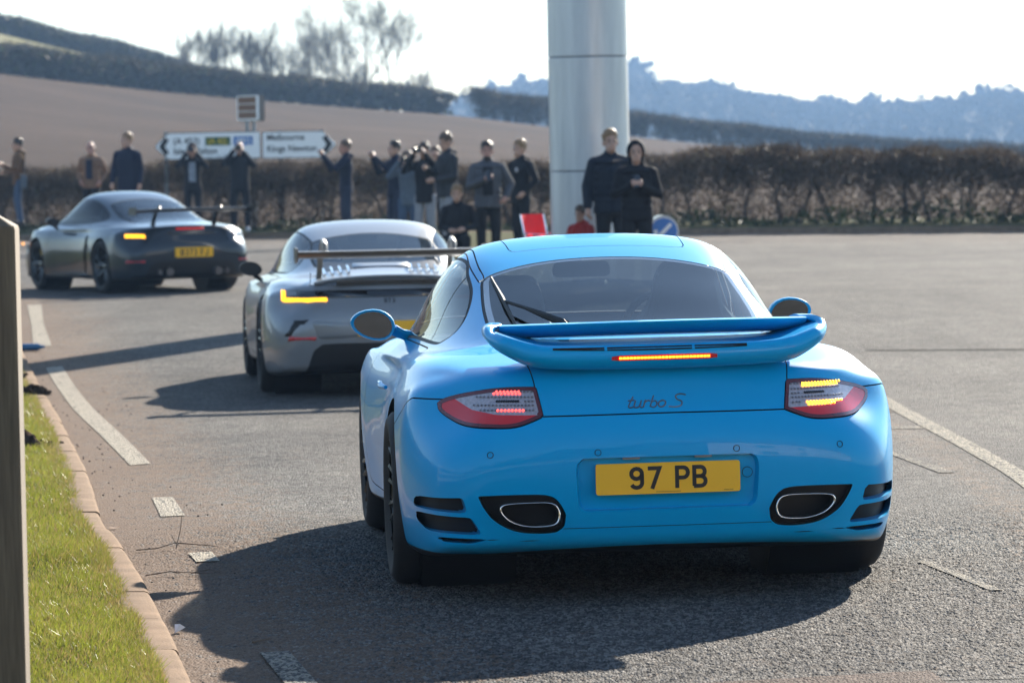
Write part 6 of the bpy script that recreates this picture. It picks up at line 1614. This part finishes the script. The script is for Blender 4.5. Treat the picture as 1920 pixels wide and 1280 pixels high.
    for (x, y, r_, h_, lab) in ((-2.93, 23.75, .19, .13, 'larger dark molehill on the grass verge'), (-3.66, 30.8, .13, .08, 'small crumbled molehill at the kerb farther along the verge'), (-4.08, 33.0, .10, .06, 'smallest molehill by the kerb, farthest from the camera')):
        zb = float(verge_z(.3, x, y)); root = empty('molehill', (x, y, zb), 0, lab, 'molehill', 'molehills on the verge'); V = []; n1, n2 = 28, 9
        for j in range(n2):
            for i in range(n1): A = 2 * math.pi * i / n1; q = j / (n2 - 1); rr = r_ * (1 - q) * (1 + .18 * math.sin(3 * A + x) + rng.normal(0, .06)); V.append((rr * math.cos(A), rr * math.sin(A) * .9, h_ * (1 - (1 - q) ** 1.6) * (1 + rng.normal(0, .10)) - .02))
        F = [(j * n1 + i, j * n1 + (i + 1) % n1, (j + 1) * n1 + (i + 1) % n1, (j + 1) * n1 + i) for j in range(n2 - 1) for i in range(n1)]
        mesh('mound', V, F, SOIL, root)
        mb = MB()
        for k in range(40): A = rng.random() * 6.28; rr = r_ * rng.uniform(.4, 1.5); s = rng.uniform(.008, .022); mb.ell((rr * math.cos(A), rr * math.sin(A), max(0, h_ * (1 - rr / r_)) + s * .3), (s, s * .9, s * .7), 5, 4)
        mesh('soil_crumbs', mb.V, mb.F, SOIL, root)['kind'] = 'stuff'
    # ---- litter
    def litter(name, x, y, label, cat, build, group=None):
        root = empty(name, (x, y, gp3(x, y) + .002), rng.random() * 6, label, cat, group); build(root); return root
    TW = M('dry twig', (.11, .075, .050), .9); 
    def twig(pts_list, r):
        def f(root):
            mb = MB()
            for pts in pts_list: mb.tube([Vector(p) for p in pts], [r * .62 * (1 - .6 * i / (len(pts) - 1)) for i in range(len(pts))], 5)
            mb.build('twig_stem', TW, root)
        return f
    o = litter('twig', -1.30, 15.9, 'thin forked twig lying on the grit inside the car shadow edge', 'twig', twig([[(-.16, 0, .008), (-.06, .01, .02), (.05, -.01, .012), (.14, .02, .008)], [(.02, 0, .012), (.09, .05, .02), (.13, .045, .01)], [(-.06, .01, .02), (-.02, -.05, .015)]], .004)); o.rotation_euler[2] = .1
    o = litter('twig', -1.46, 17.0, 'bent pale twig lying against the kerb', 'twig', twig([[(-.14, -.02, .01), (-.05, .0, .012), (.03, .03, .03), (.02, .06, .06)], [(.03, .03, .03), (.12, .02, .02), (.2, .0, .012)], [(.03, .0, .01), (.06, .08, .08), (.07, .1, .14)]], .0045)); o.rotation_euler[2] = .2
    o = litter('twig', -.86, 13.6, 'short straight stick on the grit beside the nearest kerb stone', 'twig', twig([[(-.05, 0, .008), (.05, .01, .01)]], .006)); o.rotation_euler[2] = .9
    LF = M('dead leaf', (.16, .085, .040), .8)
    def leaf(root):
        mb = MB(); mb.add([(-.03, 0, .004), (-.01, .016, .012), (.02, .014, .006), (.035, 0, .014), (.02, -.014, .008), (-.01, -.016, .006)], [(0, 1, 5), (1, 2, 4, 5), (2, 3, 4)]); mb.build('leaf_blade', LF, root)
    for x, y, lab in ((-1.80, 18.1, 'curled brown leaf on the kerb edge near the short road dash'), (-2.15, 20.6, 'brown leaf in the gutter beside the verge'), (-2.62, 24.2, 'pale dry leaf in the gutter beyond the molehill'), (-1.72, 17.3, 'brown leaf below the short road dash')): litter('dead_leaf', x, y, lab, 'leaf', leaf, 'dead leaves in the gutter')
    def paper(root):
        mb = MB(); mb.add([(-.025, 0, .002), (0, .018, .03), (.03, .01, .012), (.012, -.02, .02), (-.01, -.012, .034)], [(0, 1, 4), (1, 2, 3, 4), (0, 4, 3)]); mb.build('crumpled_sheet', M('white paper', (.7, .7, .72), .8), root, smooth=False)
    litter('paper_scrap', -1.17, 13.95, 'small white scrap of paper against the kerb', 'litter', paper)
    def bottle(root):
        mb = MB(); mb.lathe([(.001, 0), (.032, 0), (.033, .02), (.033, .15), (.014, .19), (.013, .215), (.001, .215)], 14, Matrix.Rotation(R(90), 4, 'Y') @ Matrix.Translation((0, 0, -.1))); o = mb.build('bottle_body', M('blue plastic', (.01, .10, .22), .2, coat=.5), root); o.location.z = .033
    o = litter('plastic_bottle', -4.50, 38.0, 'blue plastic bottle lying by the post at the road edge', 'bottle', bottle); o.rotation_euler[2] = .1
    # loose chippings and crumbs
    mb = MB()
    for k in range(170):
        y = 12.3 + 26 * rng.random() ** 1.6; u = abs(rng.normal(0, .30)) + .03; x = float(kerb_x(y)) + u; s = rng.uniform(.003, .008) * (1.6 if rng.random() < .05 else 1)
        A = rng.random(3) * 6; T = Matrix.Translation((x, y, gp3(x, y) + s * .35)) @ Matrix.Rotation(A[0], 4, 'Z'); mb.ell((0, 0, 0), (s, s * .8, s * .6), 5, 4, T)
    mesh('loose_grit', mb.V, mb.F, M('grit stones', (.050, .038, .030), .9, noise=.4, nscale=30))['kind'] = 'stuff'

def build_behind():
    """field, fence and trees on the camera's side of the road, seen in the car's paint"""
    WF = M('white rail paint', (.65, .65, .62), .5)
    root = empty('rail_fence', (-6, -14, 0), R(8), 'white post and rail fence beyond the grass behind the camera', 'fence')
    for i in range(14): mb = MB(); mb.box((-14 + i * 2 - .05, -.05, -.2), (-14 + i * 2 + .05, .05, 1.15)); mb.build('fence_post', WF, root)
    for z in (.40, .75, 1.08): mb = MB(); mb.box((-14, -.08, z - .05), (12, -.05, z + .05)); mb.build('fence_rail', WF, root)
    root = empty('rail_fence', (-5.2, 2, 0), R(84), 'white post and rail fence along the verge, left of the camera', 'fence')
    for i in range(15): mb = MB(); mb.box((-14 + i * 2 - .06, -.06, -.2), (-14 + i * 2 + .06, .06, 1.2)); mb.build('fence_post', WF, root)
    for z in (.42, .78, 1.12): mb = MB(); mb.box((-14, -.10, z - .07), (14, -.06, z + .07)); mb.build('fence_rail', WF, root)
    V = [(-90, -8, -.1), (90, -8, -.1), (90, -70, 4.5), (-90, -70, 4.5)]; o = mesh('grass_bank', V, [(0, 1, 2, 3)], LAND); o['kind'] = 'structure'
    for i, (x, y, h) in enumerate([(-16, -30, 9), (-9, -36, 10), (-2, -32, 8), (6, -38, 9), (13, -34, 10)]):
        bare_tree('bare_tree', x, y, 1.6, h, 1.0, 80 + i, ['leftmost', 'second from left', 'middle', 'second from right', 'rightmost'][i] + ' bare tree on the bank behind the camera', 3, 'trees behind the camera', twig_n=700, multi=1)
    n = 22000; x = rng.uniform(-90, 90, n); h = 8.0 + 3.5 * np.sin(x * .13) * np.sin(x * .047 + 1) + 2.5 * np.sin(x * .41); z = 4.0 + h * 1.25 * rng.random(n) ** .8
    P = np.c_[x, -66 + rng.normal(0, 3, n), z]; u = rand_dir(n); v = np.cross(u, rand_dir(n)); v /= np.linalg.norm(v, axis=1)[:, None]; s = .45 * (.5 + rng.random(n))[:, None]
    quad_cloud('tree_belt', P, u * s, v * s, rng.random(n), WOOD)
    hedge('hedge', [(-13, -8), (-14.5, 12), (-17, 32), (-19, 48)], lambda x, y: gz(np.asarray(x, float), np.asarray(y, float)) + .1, 2.6, 1.6, 160, 'tall field hedge along the far side of the verge, beside the camera', None, TWIGD, (.5, .03), .1, 2.2, .06, quads=220, qsize=.12, leafy=.3, blob=.4)
    # unseen pale building behind the camera, added to bounce sun onto the tail
    RENDER = M('pale render', (.66, .61, .54), .9, noise=.1, nscale=3); ROOFT = M('clay roof', (.16, .07, .045), .9, noise=.3, nscale=4); PANE = M('building glass', (.03, .04, .05), .05)
    root = empty('fill_building', (30, -16, 0), 0, 'added pale building with a tiled roof behind the camera, bouncing sunlight onto the blue car', 'building')
    mb = MB(); mb.box((-21, -9, -.3), (24, 0, 7.5)); mb.build('wall', RENDER, root, smooth=False)
    mb = MB(); mb.prism([(-9.8, 7.52), (.8, 7.52), (-4.5, 10.5)], -22, 25, Matrix(((0, 1, 0, 0), (1, 0, 0, 0), (0, 0, 1, 0), (0, 0, 0, 1)))); mb.build('roof', ROOFT, root, smooth=False)
    for i in range(9):
        for z in (.9, 4.4):
            x = -18 + i * 4.6; mb = MB(); mb.box((x, -.02, z), (x + 1.4, .06, z + 1.7)); f_ = mb.build('window', WF, root, smooth=False)
            for q in (0, 1): mb = MB(); mb.box((x + .08 + q * .66, .055, z + .1), (x + .66 + q * .66, .075, z + 1.6)); mb.build('pane', PANE, f_, smooth=False)
build_blue()
build_silver()
build_grey()
build_objects()
build_people()
build_behind()
# ------------------------------------------------------------------ air
def haze():
    m, n, l, b = nodes('pale haze'); n.remove(b); v = n.new('ShaderNodeVolumePrincipled'); v.inputs['Density'].default_value = .00036; v.inputs['Color'].default_value = (.36, .58, .92, 1); v.inputs['Anisotropy'].default_value = 0
    l.new(v.outputs[0], n['Material Output'].inputs['Volume'])
    mb = MB(); mb.box((-2600, -2600, -10), (2600, 2600, 78)); o = mb.build('haze', m, None, False); o['kind'] = 'stuff'
haze()
